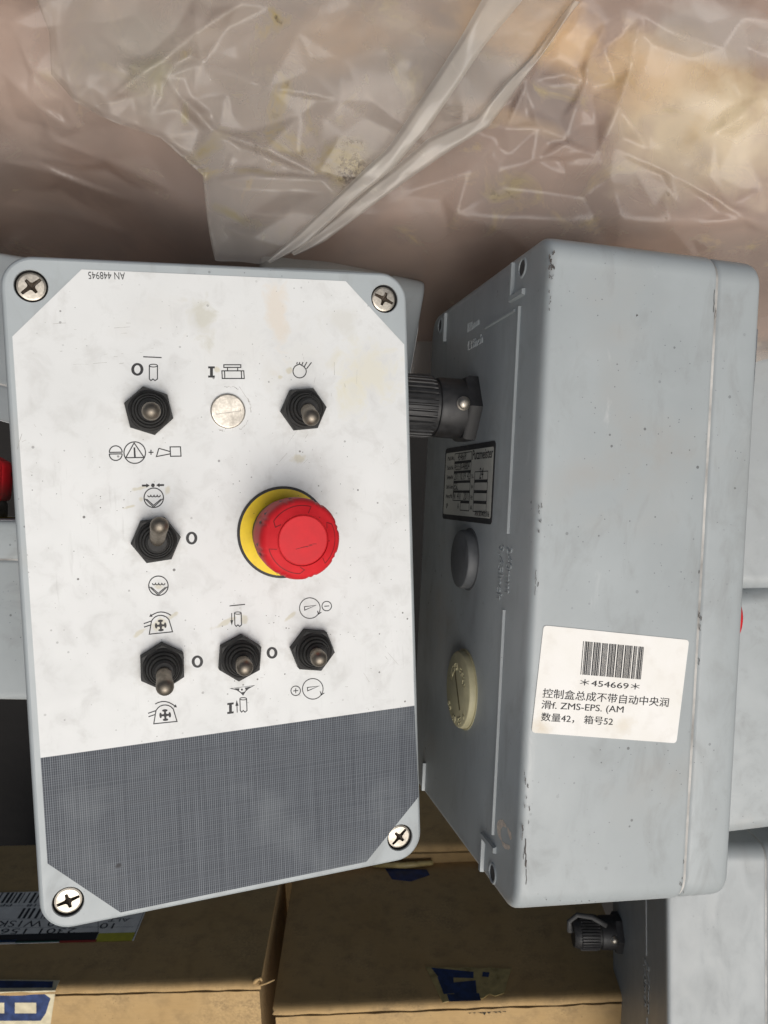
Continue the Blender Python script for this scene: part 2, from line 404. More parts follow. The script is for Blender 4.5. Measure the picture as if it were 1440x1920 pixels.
def panel_mat():
    m_ = NT('white panel film'); n1 = m_.noise(18, 5); n2 = m_.noise(90, 7, .65, None, .5); n3 = m_.noise(300, 4)
    c = m_.mix(m_.rng(n1, .3, .7), (.60, .612, .61), (.67, .682, .68))
    st = m_.noise(1, 5, .6, m_.vmap((520, 45, 1), rot=(0, 0, R(8))))
    ylw = None
    def px(x, y): q = P(x, y); return q
    wear = [(375, 598, 7, 10, 20, (.42, .40, .30), .5), (520, 590, 5, 20, 3, (.62, .52, .40), .45), (690, 700, 16, 14, 30, (.60, .57, .44), .5), (640, 600, 9, 7, 0, (.50, .49, .44), .4),
            (300, 590, 16, 9, 10, (.52, .51, .48), .22), (440, 650, 20, 14, 0, (.55, .54, .5), .2), (560, 680, 14, 16, 0, (.55, .54, .50), .25), (660, 740, 8, 12, 0, (.6, .57, .42), .3)]
    for x, y, rx, ry, a, col, am in wear:
        q = px(x, y); c = m_.mix(m_.math('MULTIPLY', m_.blob(q[0], q[1], rx, ry, a, n2, .7, .3, .9), am), c, col)
    glue = [(263, 915, 3.4, .9, 12), (315, 918, 2.0, 1.4, 55), (244, 950, 2.4, .6, 12), (264, 937, 1.2, 1.2, 0), (262, 1186, 3.4, 1.0, 30), (325, 1154, 2.4, 1.0, 30), (300, 1170, 4, 2.6, 20), (425, 1166, 6.5, 1.3, 22), (457, 1163, 2, 2.2, 0), (545, 1155, 3, 1, 35), (542, 695, 1.8, 1.6, 0), (525, 707, 1.1, 1, 0), (407, 694, 1.6, 1.3, 0), (298, 1100, 2.0, 1.3, 0), (560, 860, 4, 2, 0)]
    for x, y, rx, ry, a in glue:
        q = px(x, y); c = m_.mix(m_.math('MULTIPLY', m_.blob(q[0], q[1], rx, ry, a, n3, .5, .3, .5), .6), c, (.50, .46, .33))
    c = m_.mix(m_.math('MULTIPLY', m_.rng(n2, .50, .74), .32), c, (.36, .35, .33))
    c = m_.mix(m_.math('MULTIPLY', m_.math('MULTIPLY', m_.rng(st, .6, .72), m_.rng(n1, .45, .62)), .28), c, (.36, .36, .35))
    low = m_.rng(n1, .40, .58)
    for x, y, r_ in ((600, 880, 16), (440, 760, 12), (640, 1060, 14), (560, 830, 14), (300, 1180, 10), (570, 1130, 12), (720, 1300, 10)):
        q = px(x, y); low = m_.math('MAXIMUM', low, m_.blob(q[0], q[1], r_, r_, 0, n2, .8, .3, .5))
    for b_ in ((278, 771), (567, 768), (292, 1012), (304, 1247), (448, 1231), (584, 1217), (535, 998)):      # grime collected round the switches
        q = px(*b_); r_ = 12.5 if b_[0] != 535 else 23
        c = m_.mix(m_.math('MULTIPLY', m_.blob(q[0], q[1], r_, r_, 0, n3, .45, .3, .35), .32), c, (.38, .365, .33))
    sp = m_.math('ADD', m_.specks(230, .13, 1, .5, low), m_.specks(560, .14, 3, .62, low), True)
    c = m_.mix(m_.math('MULTIPLY', sp, .85), c, (.07, .065, .06))
    m_.bump(m_.noise(2600, 2), .12, .0001)
    return m_.fin(c, m_.rng(n2, .3, .7, .42, .6))
PANEL = panel_mat()
def weave_mat():
    m_ = NT('grey woven print'); sx = m_.n('SeparateXYZ'); m_.l(m_.co, sx.inputs[0])
    u = m_.math('SINE', m_.math('MULTIPLY', sx.outputs[0], 2*math.pi/(.80*mm))); v = m_.math('SINE', m_.math('MULTIPLY', sx.outputs[1], 2*math.pi/(.95*mm)))
    a1 = m_.noise(1, 2, .5, m_.vmap((1250, 14, 1))); a2 = m_.noise(1, 2, .5, m_.vmap((14, 1050, 1)))
    f = m_.math('ADD', m_.math('MULTIPLY', m_.rng(u, -.2, .9), m_.rng(a1, .3, .65, .35, 1)), m_.math('MULTIPLY', m_.rng(v, .1, 1), m_.rng(a2, .3, .7, .05, .6)), True)
    c = m_.mix(f, (.03, .036, .048), (.165, .182, .205))
    c = m_.mix(m_.math('MULTIPLY', m_.rng(a2, .55, .72), .45), c, (.06, .065, .075)); c = m_.mix(m_.math('MULTIPLY', m_.rng(m_.noise(20, 4), .5, .7), .18), c, (.34, .37, .38))
    q = P(222, 1623); c = m_.mix(m_.blob(q[0], q[1], 1.5, 1, 10, m_.noise(400, 3), .6, .3, .4), c, (.03, .03, .035))
    return m_.fin(c, .55, 0, .25)
WEAVE = weave_mat()
# panel outline (mm) read off the photograph
pts_top = [P(23, 631), P(153, 505), P(648, 527), P(758, 646)]
split_l, split_r = P(76, 1421), P(777, 1323)
pts_bot = [P(89, 1619), P(226, 1711), P(687, 1616), P(785, 1494)]
def plate(pts, z0, z1):
    mb = MB(); mb.loops([[(p[0], p[1], z0) for p in pts], [(p[0], p[1], z1) for p in pts]]); return mb
fp = plate([pts_top[0], split_l, split_r, pts_top[3], pts_top[2], pts_top[1]], 0.02, .30).build('switch_panel', PANEL, box1)
wp = plate([split_l, pts_bot[0], pts_bot[1], pts_bot[2], pts_bot[3], split_r], 0.02, .30).build('woven_panel', WEAVE, box1)
wp['label'] = 'dark grey cloth patterned lower part of the panel'

Z = .36
def prt(name, fn):
    mb = MB(); fn(mb); return mb.build(name, INK, fp)
LW = .42
def S(mb, px, w_=LW, closed=False): mb.stroke([P(*p) for p in px], w_, Z, closed)
def CI(mb, c, r, w_=LW, a0=0, a1=360, asp=1.0):
    S(mb, [(x, y) for x, y in circ(c, r, 36, a0, a1, r*asp)], w_, abs(a1-a0) >= 360)
def OO(mb, c, w_, h): # fat letter O
    for k in range(24):
        a, b = R(15*k), R(15*k+15); W2, H2 = w_/2, h/2
        o1 = [(c[0]+W2*math.cos(t), c[1]+H2*math.sin(t)) for t in (a, b)]; i1 = [(c[0]+(W2-5.6)*math.cos(t), c[1]+(H2-4.2)*math.sin(t)) for t in (b, a)]
        mb.poly([P(*p) for p in o1+i1], Z)
def II(mb, c, w_=12.5, h=21, sl=0):
    q = [(-.5, -.5), (.5, -.5), (.5, -.32), (.22, -.32), (.22, .32), (.5, .32), (.5, .5), (-.5, .5), (-.5, .32), (-.22, .32), (-.22, -.32), (-.5, -.32)]
    T = lambda i: P(c[0]+q[i][0]*w_, c[1]+q[i][1]*h+sl*q[i][0]*w_)
    for f in ((0, 1, 2, 3, 10, 11), (3, 4, 9, 10), (4, 5, 6, 7, 8, 9)): mb.poly([T(i) for i in f], Z)
def CY(mb, c, rx, h, sl=0):
    ry = rx*.34; CI(mb, c, rx, .36, asp=.34)
    x0, y0 = c; b = y0+h
    S(mb, [(x0-rx, y0), (x0-rx+sl, b-1), (x0-rx*.6+sl, b+2), (x0-rx*.1+sl, b-1), (x0+rx*.4+sl, b+2), (x0+rx+sl, b-1), (x0+rx, y0)], .4)
def AR(mb, a, b, w_=LW, hd=7, hw=3.4):
    A = Vector(a); B = Vector(b); d = (B-A).normalized(); n = Vector((-d.y, d.x)); q = B-d*hd
    S(mb, [tuple(A), tuple(q)], w_); mb.poly([P(*(q+n*hw)), P(*(q-n*hw)), P(*B)], Z)
prt('serial_number', lambda mb: text(mb, 'AN 448945', P(234, 511), P(165, 509.5), 2.7, Z))
prt('letter_o', lambda mb: OO(mb, (257.5, 692.6), 23, 24))
prt('cylinder_symbol', lambda mb: (S(mb, [(268.5, 669), (303, 670.5)]), CY(mb, (287.6, 685.6), 7.6, 26)))
prt('letter_i', lambda mb: II(mb, (396.5, 697.5)))
def f_(mb):
    S(mb, [(419.7, 684), (451.5, 684), (451.5, 689), (419.7, 689)], LW, True); S(mb, [(426.6, 689), (426.6, 695.4)]); S(mb, [(445.7, 689), (445.7, 695.4)])
    S(mb, [(416, 695.4), (457, 695.4), (458, 709.7), (416.8, 709.7)], LW, True); S(mb, [(421, 695.4), (421.6, 709.7)]); S(mb, [(452.4, 695.4), (453, 709.7)])
prt('valve_symbol', f_)
def f_(mb):
    S(mb, [(561.8+12.4*math.cos(R(a)), 696+12.6*math.sin(R(a))) for a in range(0, 251, 12)]+[(562, 682.8), (569, 687), (573.5, 692)], LW, True)
    for a, b in (((556.5, 683), (557.3, 679)), ((561, 683), (562, 679)), ((565.6, 685.2), (568.2, 679)), ((570.2, 688.3), (575.3, 679)), ((574.8, 691.6), (584, 679.6))): S(mb, [a, b])
prt('work_lamp_symbol', f_)
def f_(mb):
    CI(mb, (217, 848), 12, LW, 180, 360); CI(mb, (217, 851.4), 12, LW, 0, 180); S(mb, [(204.5, 848.3), (229.5, 847.8)]); S(mb, [(204.5, 851.4), (229.5, 851)])
    CI(mb, (252.6, 848.7), 20.2); S(mb, [(251.5, 830.5), (235.8, 858.3), (270.2, 857.8)], LW, True); S(mb, [(251.9, 838.9), (253, 857.6)], .65)
    S(mb, [(278.4, 848.1), (287.8, 848.1)]); S(mb, [(283.1, 843.4), (283.1, 852.8)])
    S(mb, [(297.8, 840.6), (318.9, 846.7)]); S(mb, [(318.9, 851.1), (293.3, 856.1), (297.8, 840.6)]); S(mb, [(318.9, 838), (338.3, 837.8), (339.4, 855.3), (319.8, 855.6)], LW, True)
prt('warning_and_horn_symbol', f_)
def pump(c, arrows):
    def f_(mb):
        r = 18.2; CI(mb, c, r)
        for k in (0, 1): S(mb, [(c[0]-r+1.5+3.2*k, c[1]+2-2.5*k+3*k), (c[0]-.3, c[1]+r-.6-3.4*k), (c[0]+r-1.5-3.2*k, c[1]+2-2.5*k+3*k)], .36)
        w_ = []
        for k in range(4):
            x0 = c[0]-11.5+k*6; w_ += [(x0, c[1]-4.5), (x0+1.2, c[1]-2.2), (x0+3, c[1]-1.6), (x0+4.8, c[1]-2.4)]
        S(mb, w_+[(c[0]+12.4, c[1]-5)], .38)
        if arrows:
            for a, b in (((266, 910.5), (280.7, 910.3)), ((307.7, 909.5), (292.7, 909.8))): AR(mb, a, b, .75, 6.5, 4)
            mb.poly([P(*q) for q in circ((286.7, 910), 3.6, 14)], Z)
    return f_
prt('pump_symbol', pump((288.3, 933.3), True)); prt('pump_symbol', pump((297, 1098.3), False))
for c, w_, h in (((359.3, 1009), 21.5, 24), ((370.1, 1240.5), 21.5, 23), ((510, 1224), 20.5, 22)): prt('letter_o', lambda mb: OO(mb, c, w_, h))
prt('cylinder_symbol', lambda mb: (S(mb, [(430.4, 1136.1), (459.4, 1133.2)]), CY(mb, (445.9, 1149.5), 6.3, 23, .8), AR(mb, (434.3, 1149.5), (434.6, 1172.8), .36, 10, 2.8)))
def rotor(dx, dy, ccw):
    def f_(mb):
        T = lambda x, y: (x+dx, y+dy)
        S(mb, [T(*p) for p in ((279.9, 1189.1), (284, 1164.4), (287.5, 1159.5), (292, 1156), (297, 1154.2), (302, 1153.8), (307, 1154.6), (312, 1157), (316.6, 1161.6), (323.5, 1184.6))], LW, True)
        S(mb, [T(269.4, 1169.4), T(284, 1164.4)]); S(mb, [T(270, 1175.9), T(282.6, 1171.7)])
        arc = [T(*p) for p in ((320.8, 1153.9), (315, 1150.4), (308, 1148), (301.7, 1147.4), (295, 1148.4), (289, 1151), (284.5, 1153.6))]
        if not ccw: arc = [(2*(301.7+dx)-x, y-(x-301.7-dx)*.1) for x, y in arc]
        S(mb, arc); e = Vector(arc[-1]); d = (e-Vector(arc[-2])).normalized(); n = Vector((-d.y, d.x)); mb.poly([P(*(e+n*3.4)), P(*(e-n*3.4)), P(*(e+d*5.5))], Z)
        cx, cy = T(301.3, 1172.8)
        for a in (0, 90, 180, 270):
            a2 = R(a-4); ux, uy = math.cos(a2), math.sin(a2); E = lambda s, t: P(cx+ux*s-uy*t, cy+uy*s+ux*t)
            mb.poly([E(0, -2.4), E(9, -1.5), E(9, 1.5), E(0, 2.4)], Z); mb.poly([E(8.6+2.4*math.cos(t), 5.2*math.sin(t)) for t in [2*math.pi*k/14 for k in range(14)]], Z+.01)
        mb.poly([P(cx+3.6*math.cos(R(k*45)), cy+3.6*math.sin(R(k*45))) for k in range(8)], Z+.02)
    return f_
prt('mixer_rotor_symbol', rotor(0, 0, True)); prt('mixer_rotor_symbol', rotor(8.4, 168, False))
def f_(mb):
    tl, tr, tip = (432.4, 1290.9), (476.5, 1285.3), (455.8, 1303)
    q = [tl, (444, 1293.5), (451, 1298), tip, (460, 1296), (466, 1290.6), tr]
    S(mb, q, .4, True); mb.poly([P(*p) for p in ((440, 1291), (444, 1293.5), (448, 1296), (449, 1290.6))], Z+.01); mb.poly([P(*p) for p in ((459, 1289.5), (461, 1295), (466, 1290.6), (470, 1287.3))], Z+.01)
    mb.poly([P(*p) for p in ((452, 1298.5), tip, (459, 1297))], Z+.01); mb.poly([P(*p) for p in circ((453.5, 1293), 2, 8)], Z+.01)
    II(mb, (432.1, 1327.9), 12, 20.5, -.12); AR(mb, (444.8, 1336), (443.8, 1312.4), .36, 11, 3); CY(mb, (456, 1310.2), 6.3, 23, .8)
prt('hopper_and_cylinder_symbol', f_)
def dial(c, c2, plus):
    def f_(mb):
        CI(mb, c, 19.3, .38); CI(mb, c2, 8.9, .38)
        S(mb, [(c[0]-10, c[1]-2.6), (c[0]+11.6, c[1]-5.4), (c[0]-9.6, c[1]+3.8)], .38, True)
        S(mb, [(c[0]+14.5, c[1]+5), (c[0]+15.8, c[1]+11.6), (c[0]+21.6, c[1]+7.6)], .38)
        S(mb, [(c2[0]-4.6, c2[1]+.4), (c2[0]+4.6, c2[1]-.4)], .36)
        if plus: S(mb, [(c2[0], c2[1]-4.6), (c2[0], c2[1]+4.6)], .36)
    return f_
prt('speed_dial_symbol', dial((580.9, 1140.2), (612.6, 1136.4), False)); prt('speed_dial_symbol', dial((586.4, 1291.6), (554.4, 1295.2), True))
# scratches on the panel
mb = MB()
ZONES = [((90, 240), (600, 720), (-.1, .05), 10), ((150, 420), (640, 700), (-.15, 0), 6), ((400, 480), (690, 800), (.9, 1.6), 8), ((480, 740), (820, 880), (-1.0, -.7), 6), ((600, 740), (900, 1300), (.8, 1.3), 8), ((560, 680), (640, 760), (1.3, 1.8), 8), ((40, 110), (770, 900), (0, 3), 5), ((480, 700), (1270, 1330), (-.3, .2), 5)]
for (xa, xb), (ya, yb), (aa, ab), cnt in ZONES:
    for k in range(cnt):
        x, y = random.uniform(xa, xb), random.uniform(ya, yb); a = random.uniform(aa, ab); L = random.choice((4, 6, 9, 16, 26))*random.uniform(.7, 1.2)
        mb.stroke([P(x, y), P(x+L*.5*math.cos(a), y+L*.5*math.sin(a)+random.uniform(-.8, .8)), P(x+L*math.cos(a), y+L*math.sin(a))], random.uniform(.05, .15), Z-.03)
for r_, a0, a1, w_ in ((44, -35, 8, .3), (41, 25, 60, .2), (46, -100, -60, .22), (38, 100, 118, .2)):   # rub marks round the blanking plug
    pl = circ((427.3, 771), r_, 14, a0, a1)
    for i in range(0, 12, 2): mb.stroke([P(x+random.uniform(-1.5, 1.5), y+random.uniform(-1.5, 1.5)) for x, y in pl[i:i+3]], w_*random.uniform(.4, 1.1), Z-.03)
sc_ = mb.build('scratch', simple('scratch grey', (.36, .35, .33), .6, var=.4, nscale=400), fp); sc_['kind'] = 'stuff'

# corner screws
smesh = None
for (px, py), c, ang in zip(((50, 524), (727, 554), (757, 1579), (123, 1705)), HOLES, (38, -25, 42, 14)):
    m4 = Matrix.Translation((c[0]*mm, c[1]*mm, .5*mm)) @ Matrix.Rotation(R(ang), 4, 'Z')
    if smesh is None: smesh = screw_mesh().build('lid_screw', [STEEL, DARKM], box1, 25, m4)
    else: share(smesh, box1, m4)
# blanking plug
c = P(427.3, 771)
mb = MB(); mb.lathe([(6.95, .32), (6.95, 1.0), (6.6, 1.35), (6.3, 1.42)], 48, cap1=False)
bm = bmesh.new()
slot = [(-5.0, -.72), (5.0, -.72), (5.0, .72), (-5.0, .72)]
for rg in (circ((0, 0), 6.3, 48), slot):
    vs_ = [bm.verts.new((p[0], p[1], 1.42)) for p in rg]
    for i in range(len(vs_)): bm.edges.new((vs_[i], vs_[(i+1) % len(vs_)]))
bmesh.ops.triangle_fill(bm, edges=bm.edges[:], use_beauty=True); bm.verts.index_update()
mb.add([v.co for v in bm.verts], [[v.index for v in f.verts] for f in bm.faces]); bm.free()
mb.loops([[(x, y, 1.42) for x, y in slot], [(x, y, .75) for x, y in slot]], False, True)
mb.build('blanking_plug', BRASS, box1, 30, Matrix.Translation((c[0]*mm, c[1]*mm, 0)) @ Matrix.Rotation(R(7), 4, 'Z'))
# toggle switches: base pixel, one corner of the hexagon, lever tip, tip height
TOG = [((278.5, 771), (267.5, 727), (283.8, 771.5), 23), ((567, 768), (584, 728.5), (584, 785), 22), ((291.7, 1012), (263, 977), (299.5, 981), 22),
       ((303.7, 1247), (302.5, 1205.5), (309.5, 1292), 22), ((448.4, 1231), (451.5, 1188), (459, 1253), 20), ((583.5, 1216.6), (568, 1178), (598.5, 1236), 20)]
TL = []
for b, hx, tp, th in TOG:
    c = P(*b); h = P(*hx); a0 = math.degrees(math.atan2(h[1]-c[1], h[0]-c[0])); t = on(LF, tp[0], tp[1], th)
    tw = boot_mesh(a0).build('toggle_switch', RUB, box1, 28, Matrix.Translation((c[0]*mm, c[1]*mm, .32*mm)))
    lv = lever_mesh((t[0]-c[0], t[1]-c[1], th)).build('lever', NICKEL, tw, True)
    TL.append((tw, lv))
ES = P(531, 998)
estop(box1, *ES)

# ================================================================== 2. the box standing on its long side
box2 = empty('control_box', CAM @ POSE_R, 'grey control box on its long side with white barcode sticker', 'control box', 'grey control boxes')
shell(box2, GREY_B, 'b')
BF = POSE_R @ BACK; SF = POSE_R @ SIDE
B = lambda x, y, h=0: on(BF, x, y, h)
T = lambda x, y, h=0: on(SF, x, y, h)
fp2 = share(fp, box2); wp2 = share(wp, box2)
for tw, lv in TL:
    t2 = share(tw, box2); t2.matrix_local = tw.matrix_local; share(lv, t2)
estop(box2, *ES)
for c, a in zip(HOLES, (10, 70, -30, 40)): share(smesh, box2, Matrix.Translation((c[0]*mm, c[1]*mm, .5*mm)) @ Matrix.Rotation(R(a), 4, 'Z'))
# raised guide lines, corner marks and lettering on the back
def bm_(name, fn, mt=GREY_B, par=box2, fr=BACK):
    mb = MB(); fn(mb); return mb.build(name, mt, par, False, fr)
u0 = (B(976.7, 574)[0]+B(953.5, 1001)[0])/2; u1 = (B(946, 1143)[0]+B(926, 1565)[0])/2
bm_('guide_rib', lambda mb: mb.stroke([(u0, B(976.7, 574)[1]), (u0, B(953.5, 1001)[1])], 1.3, 0, h=1.1))
bm_('guide_rib', lambda mb: mb.stroke([(u0, B(946, 1143)[1]), (u0, B(926, 1565)[1])], 1.3, 0, h=1.1))
bm_('guide_rib', lambda mb: mb.stroke([B(911, 615), B(967, 581.7)], 1.2, 0, h=.9))
def tx(sx, A_, B_, h): bm_('raised_lettering', lambda mb: text(mb, sx, B(*A_), B(*B_), h, 0, ex=.45))
tx('110mm', (877.7, 623.3), (898.5, 608.8), 4.2); tx('4.33inch', (875.6, 658.8), (904.8, 643), 4.4)
def vtx(sx, a, b, h): bm_('raised_lettering', lambda mb: text(mb, sx, B(*a), B(*b), h, 0, ex=.45))
vtx('240mm', (951.5, 1025), (948, 1112), 5.6); vtx('9.45inch', (936.5, 1021), (932, 1124), 5.6)
def Lmark(hole, v0, v1, h1=None):
    A_, B_ = B(*v0), B(*v1)
    pl = [A_, (A_[0], B_[1])]
    if h1:
        q = B(*h1)
        pl = [A_, (A_[0], B_[1]), (q[0], B_[1])] if abs(q[1]-B_[1]) < abs(q[1]-A_[1]) else [(q[0], A_[1]), A_, (A_[0], B_[1])]
    bm_('corner_mark', lambda mb: mb.stroke(pl, 2.8, 0, h=1.5))
    if hole:
        c = B(*hole)
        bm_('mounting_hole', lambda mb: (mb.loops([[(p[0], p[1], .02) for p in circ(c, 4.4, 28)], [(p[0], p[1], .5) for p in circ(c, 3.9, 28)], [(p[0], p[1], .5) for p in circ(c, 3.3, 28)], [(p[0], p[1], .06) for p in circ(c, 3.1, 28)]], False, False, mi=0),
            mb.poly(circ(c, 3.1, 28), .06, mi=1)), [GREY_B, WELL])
Lmark((980, 502), (964, 494), (961, 561), (985, 545)); Lmark((826, 610), (837.5, 588), (835, 641))
Lmark((924, 1637), (908, 1567), (906.8, 1635), (930.7, 1595)); Lmark(None, (797.5, 1430), (795, 1481))
gc0 = B(946, 1565); mb = MB(); rr = random.Random(3)
for a0, a1, r0, r1 in ((70, 250, 3.8, 8.6), (245, 335, 5.0, 8.2), (10, 65, 4.8, 8.4)):
    n = 16; o_ = []; i_ = []
    for k in range(n):
        a = R(a0+(a1-a0)*k/(n-1)); f_ = math.sin(math.pi*k/(n-1))**.5; ra, rb_ = (r0+r1)/2-(r1-r0)/2*f_, (r0+r1)/2+(r1-r0)/2*f_
        o_.append((gc0[0]+rb_*math.cos(a)+rr.uniform(-.3, .3), gc0[1]+rb_*math.sin(a)*.62+rr.uniform(-.3, .3))); i_.append((gc0[0]+ra*math.cos(a), gc0[1]+ra*math.sin(a)*.62))
    mb.add([(p[0], p[1], .06) for p in o_+i_], [[k, k+1, n+k+1, n+k] for k in range(n-1)])
mb.build('glue_residue', simple('dried glue', (.66, .57, .48), .6, var=.2, nscale=700), box2, False, BACK)
# name plate
NPQ = [B(835.8, 842.5), B(930, 825), B(922.5, 985.8), B(830.8, 970.8)]
nx0 = (NPQ[0][0]+NPQ[3][0])/2; nx1 = (NPQ[1][0]+NPQ[2][0])/2; ny1 = (NPQ[0][1]+NPQ[1][1])/2; ny0 = (NPQ[2][1]+NPQ[3][1])/2
NW, NH = nx1-nx0, ny1-ny0; ncx, ncy = (nx0+nx1)/2, (ny0+ny1)/2
SILV = simple('silver label', (.42, .42, .38), .45, 0, .1, 60)
n0 = MB(); n0.loops([[(p[0], p[1], z) for p in rrect(NW, NH, 2.2, 5, ncx, ncy)] for z in (.02, .25)])
npl = n0.build('name_plate', INK, box2, False, BACK); npl['label'] = 'black edged silver name plate with printed table'
n1 = MB(); n1.loops([[(p[0], p[1], z) for p in rrect(NW-3.2, NH-5.0, 1.0, 4, ncx, ncy)] for z in (.25, .33)]); n1.build('plate_field', SILV, npl)
n2 = MB(); zz = .38
N = lambda a, b: (nx0+a*NW, ny1-b*NH)
def cell(a0, b0, a1, b1): n2.stroke([N(a0, b0), N(a1, b0), N(a1, b1), N(a0, b1)], .35, zz, True)
def bar(a0, a1, b): n2.stroke([N(a0, b), N(a1, b)], .8, zz)
for k in range(5):
    y0_, y1_ = .095+.132*k, .205+.132*k
    cell(.23, y0_, .58, y1_)
    if k: bar(.23, .58, y0_-.011)
cell(.40, .76, .58, .86); bar(.40, .58, .75)
for k in range(4): cell(.66, .36+.132*k, .90, .465+.132*k); (bar(.66, .90, .35+.132*k) if k else None)
for k, sx in enumerate(('Mach.Nr.', 'Sach.Nr.', 'Serien-Nr.', 'Lief.-Code', 'Herst.Mt.')): text(n2, sx, N(.07, .175+.132*k), N(.215, .175+.132*k), 2.0, zz)
for k, (sx, a, b) in enumerate((('454669', .30, .47), ('455538-448804', .24, .55), ('201110.19  42', .24, .57), ('ESL', .24, .33), ('N  41/   2011', .24, .57))): text(n2, sx, N(a, .19+.132*k), N(b, .19+.132*k), 3.6, zz)
text(n2, 'Putzmeister', N(.60, .20), N(.97, .20), 4.4, zz); text(n2, 'Putzmeister', N(.602, .202), N(.972, .202), 4.4, zz+.01)
text(n2, '24', N(.75, .45), N(.82, .45), 5, zz); text(n2, 'AN 503405.016', N(.70, .915), N(.955, .915), 2.6, zz)
for k, sx in enumerate(('V~', 'V=', 'Hz', 'A')): text(n2, sx, N(.60, .45+.132*k), N(.64, .45+.132*k), 2.2, zz)
text(n2, 'IP', N(.09, .85), N(.12, .85), 2.6, zz); text(n2, 'A', N(.34, .84), N(.365, .84), 2.6, zz)
n2.add([(v[0]+.14, v[1]+.05, v[2]+.004) for v in n2.v], [list(f) for f in n2.f]); n2.build('plate_print', INK, npl)
# round plugs
def disc_part(name, c, r, h, mt, extra=None):
    mb = MB(); mb.lathe([(r+.9, 0.02), (r+.9, .35), (r, .4), (r, h-1.2), (r-.5, h-.35), (r-1.4, h)], 48)
    o = mb.build(name, mt, box2, 35, BACK @ Matrix.Translation((c[0]*mm, c[1]*mm, 0)))
    return o
CREAM = simple('cream plastic', (.52, .48, .30), .5, var=.12, nscale=160)
DGREY = simple('dark grey plug', (.10, .105, .11), .5, var=.2, nscale=160)
cA = B(860, 1048, 5); cB = B(857, 1292, 3.5)
rA = abs(B(860, 992, 5)[1]-B(860, 1107, 5)[1])/2; rB = abs(B(857, 1216, 3.5)[1]-B(857, 1367, 3.5)[1])/2
disc_part('grey_plug', cA, rA*.97, 5, DGREY)
cp = disc_part('cream_plug', cB, rB*.98, 3.5, CREAM); cp['label'] = 'yellowed cream round plug with slot and moulded lettering'
e = MB(); tA = R(-58)
def arc_text(mb, sx, r, a0, a1, h, z):
    n = len(sx)
    for i, ch in enumerate(sx):
        if ch == ' ': continue
        a = R(a0+(a1-a0)*i/(n-1)); p = Vector((r*math.cos(a), r*math.sin(a))); t_ = Vector((math.sin(a), -math.cos(a)))
        text(mb, ch, p-t_*h*.33, p+t_*h*.33, h, z, ex=.3)
arc_text(e, 'WISKA ESKV', rB*.48, 160, 20, rB*.18, 3.5); arc_text(e, 'M 32 IP 68', rB*.72, 320, 220, rB*.16, 3.5)
e.build('moulded_lettering', CREAM, cp)
e = MB(); e.stroke([(-rB*.55*math.cos(tA), -rB*.55*math.sin(tA)), (rB*.55*math.cos(tA), rB*.55*math.sin(tA))], 1.8, 3.53)
e.build('slot', simple('dark slot strip', (.17, .14, .075), .7), cp)  # slot drawn as a flat strip in a darker brown
# cable connector: flange, collar, ribbed ring, cap, screw
def connector(par, fr, c, sc=1.0, strap=False):
    m4 = fr @ Matrix.Translation((c[0]*mm, c[1]*mm, 0))
    mb = MB(); hx = [(17*math.cos(R(60*i)), 17*math.sin(R(60*i))) for i in range(6)]
    mb.loops([[(x*s_, y*s_, z) for x, y in hx] for z, s_ in ((.03, 1), (4.5, 1), (6, .94))]); mb.lathe([(14.2, 5.5), (14.0, 17), (13.6, 18), (12.6, 18.3), (12.6, 20)], 48, mi=0)
    fl_ = mb.build('connector', BLKP, par, 35, m4); fl_['label'] = 'black round cable connector with ribbed ring'
    k = MB(); NR = 34
    def md(kk, a): return 1+(.03 if math.sin(a*NR) > -.2 else -.05) if kk in (2, 3) else 1
    k.lathe([(12.5, 19.6), (14.2, 20), (14.2, 22.4), (14.2, 35.6), (13.6, 36.4), (12.6, 40), (11.4, 42)], NR*6, md, cap0=True)
    k.build('ribbed_ring', BLKP, fl_, 25)
    s_ = MB(); s_.lathe([(3.2, 0), (3.2, .6), (2.7, 1.0), (2.6, 2.0), (1.9, 2.7), (.8, 3.0)], 24)
    s_.build('clamp_screw', STEEL, fl_, 35, Matrix.Translation((14.0*mm, 1.0*mm, 8.5*mm)) @ Matrix.Rotation(R(90), 4, 'Y'))
    if strap:
        t_ = MB(); a_ = [Vector((11, 12, 14)), Vector((6, 17, 26)), Vector((2, 17, 38)), Vector((0, 10, 45)), Vector((0, 1, 44))]; t_.tube(a_, [2.4, 2.4, 2.2, 2.2, 3.0], 8)
        t_.build('strap', simple('grey rubber strap', (.08, .08, .08), .6), fl_, True)
    return fl_
tip = B(906, 762); CC = (tip[0]-17, tip[1])
connector(box2, BACK, CC)

# barcode sticker on the upward side
def paper():
    m_ = NT('sticker paper'); n_ = m_.noise(40, 5); c = m_.mix(m_.rng(n_, .3, .7), (.76, .745, .70), (.82, .81, .79))
    c = m_.mix(m_.math('MULTIPLY', m_.rng(m_.noise(140, 6), .52, .72), .18), c, (.5, .45, .38))
    q1, q2 = T(1008, 1360), T(1165, 1358)
    for q, r_, a in ((q1, 5, .5), (q2, 5, .28)): c = m_.mix(m_.math('MULTIPLY', m_.blob(q[0], q[1], r_*1.4, r_, 20, m_.noise(160, 4), .9, .3, .6), a), c, (.55, .44, .28))
    return m_.fin(c, .6)
SQ = [T(1018.9, 1172.2), T(1291.8, 1200), T(1267.8, 1393.3), T(996.2, 1373.3)]
def quad_round(q, r, seg=4):
    out = []
    for i in range(4):
        p = Vector(q[i]); a = (Vector(q[i-1])-p).normalized(); b = (Vector(q[(i+1) % 4])-p).normalized()
        p0, p1 = p+a*r, p+b*r
        for k in range(seg+1):
            t_ = k/seg; out.append(tuple((p0*(1-t_)**2+p*2*t_*(1-t_)+p1*t_**2)))
    return out
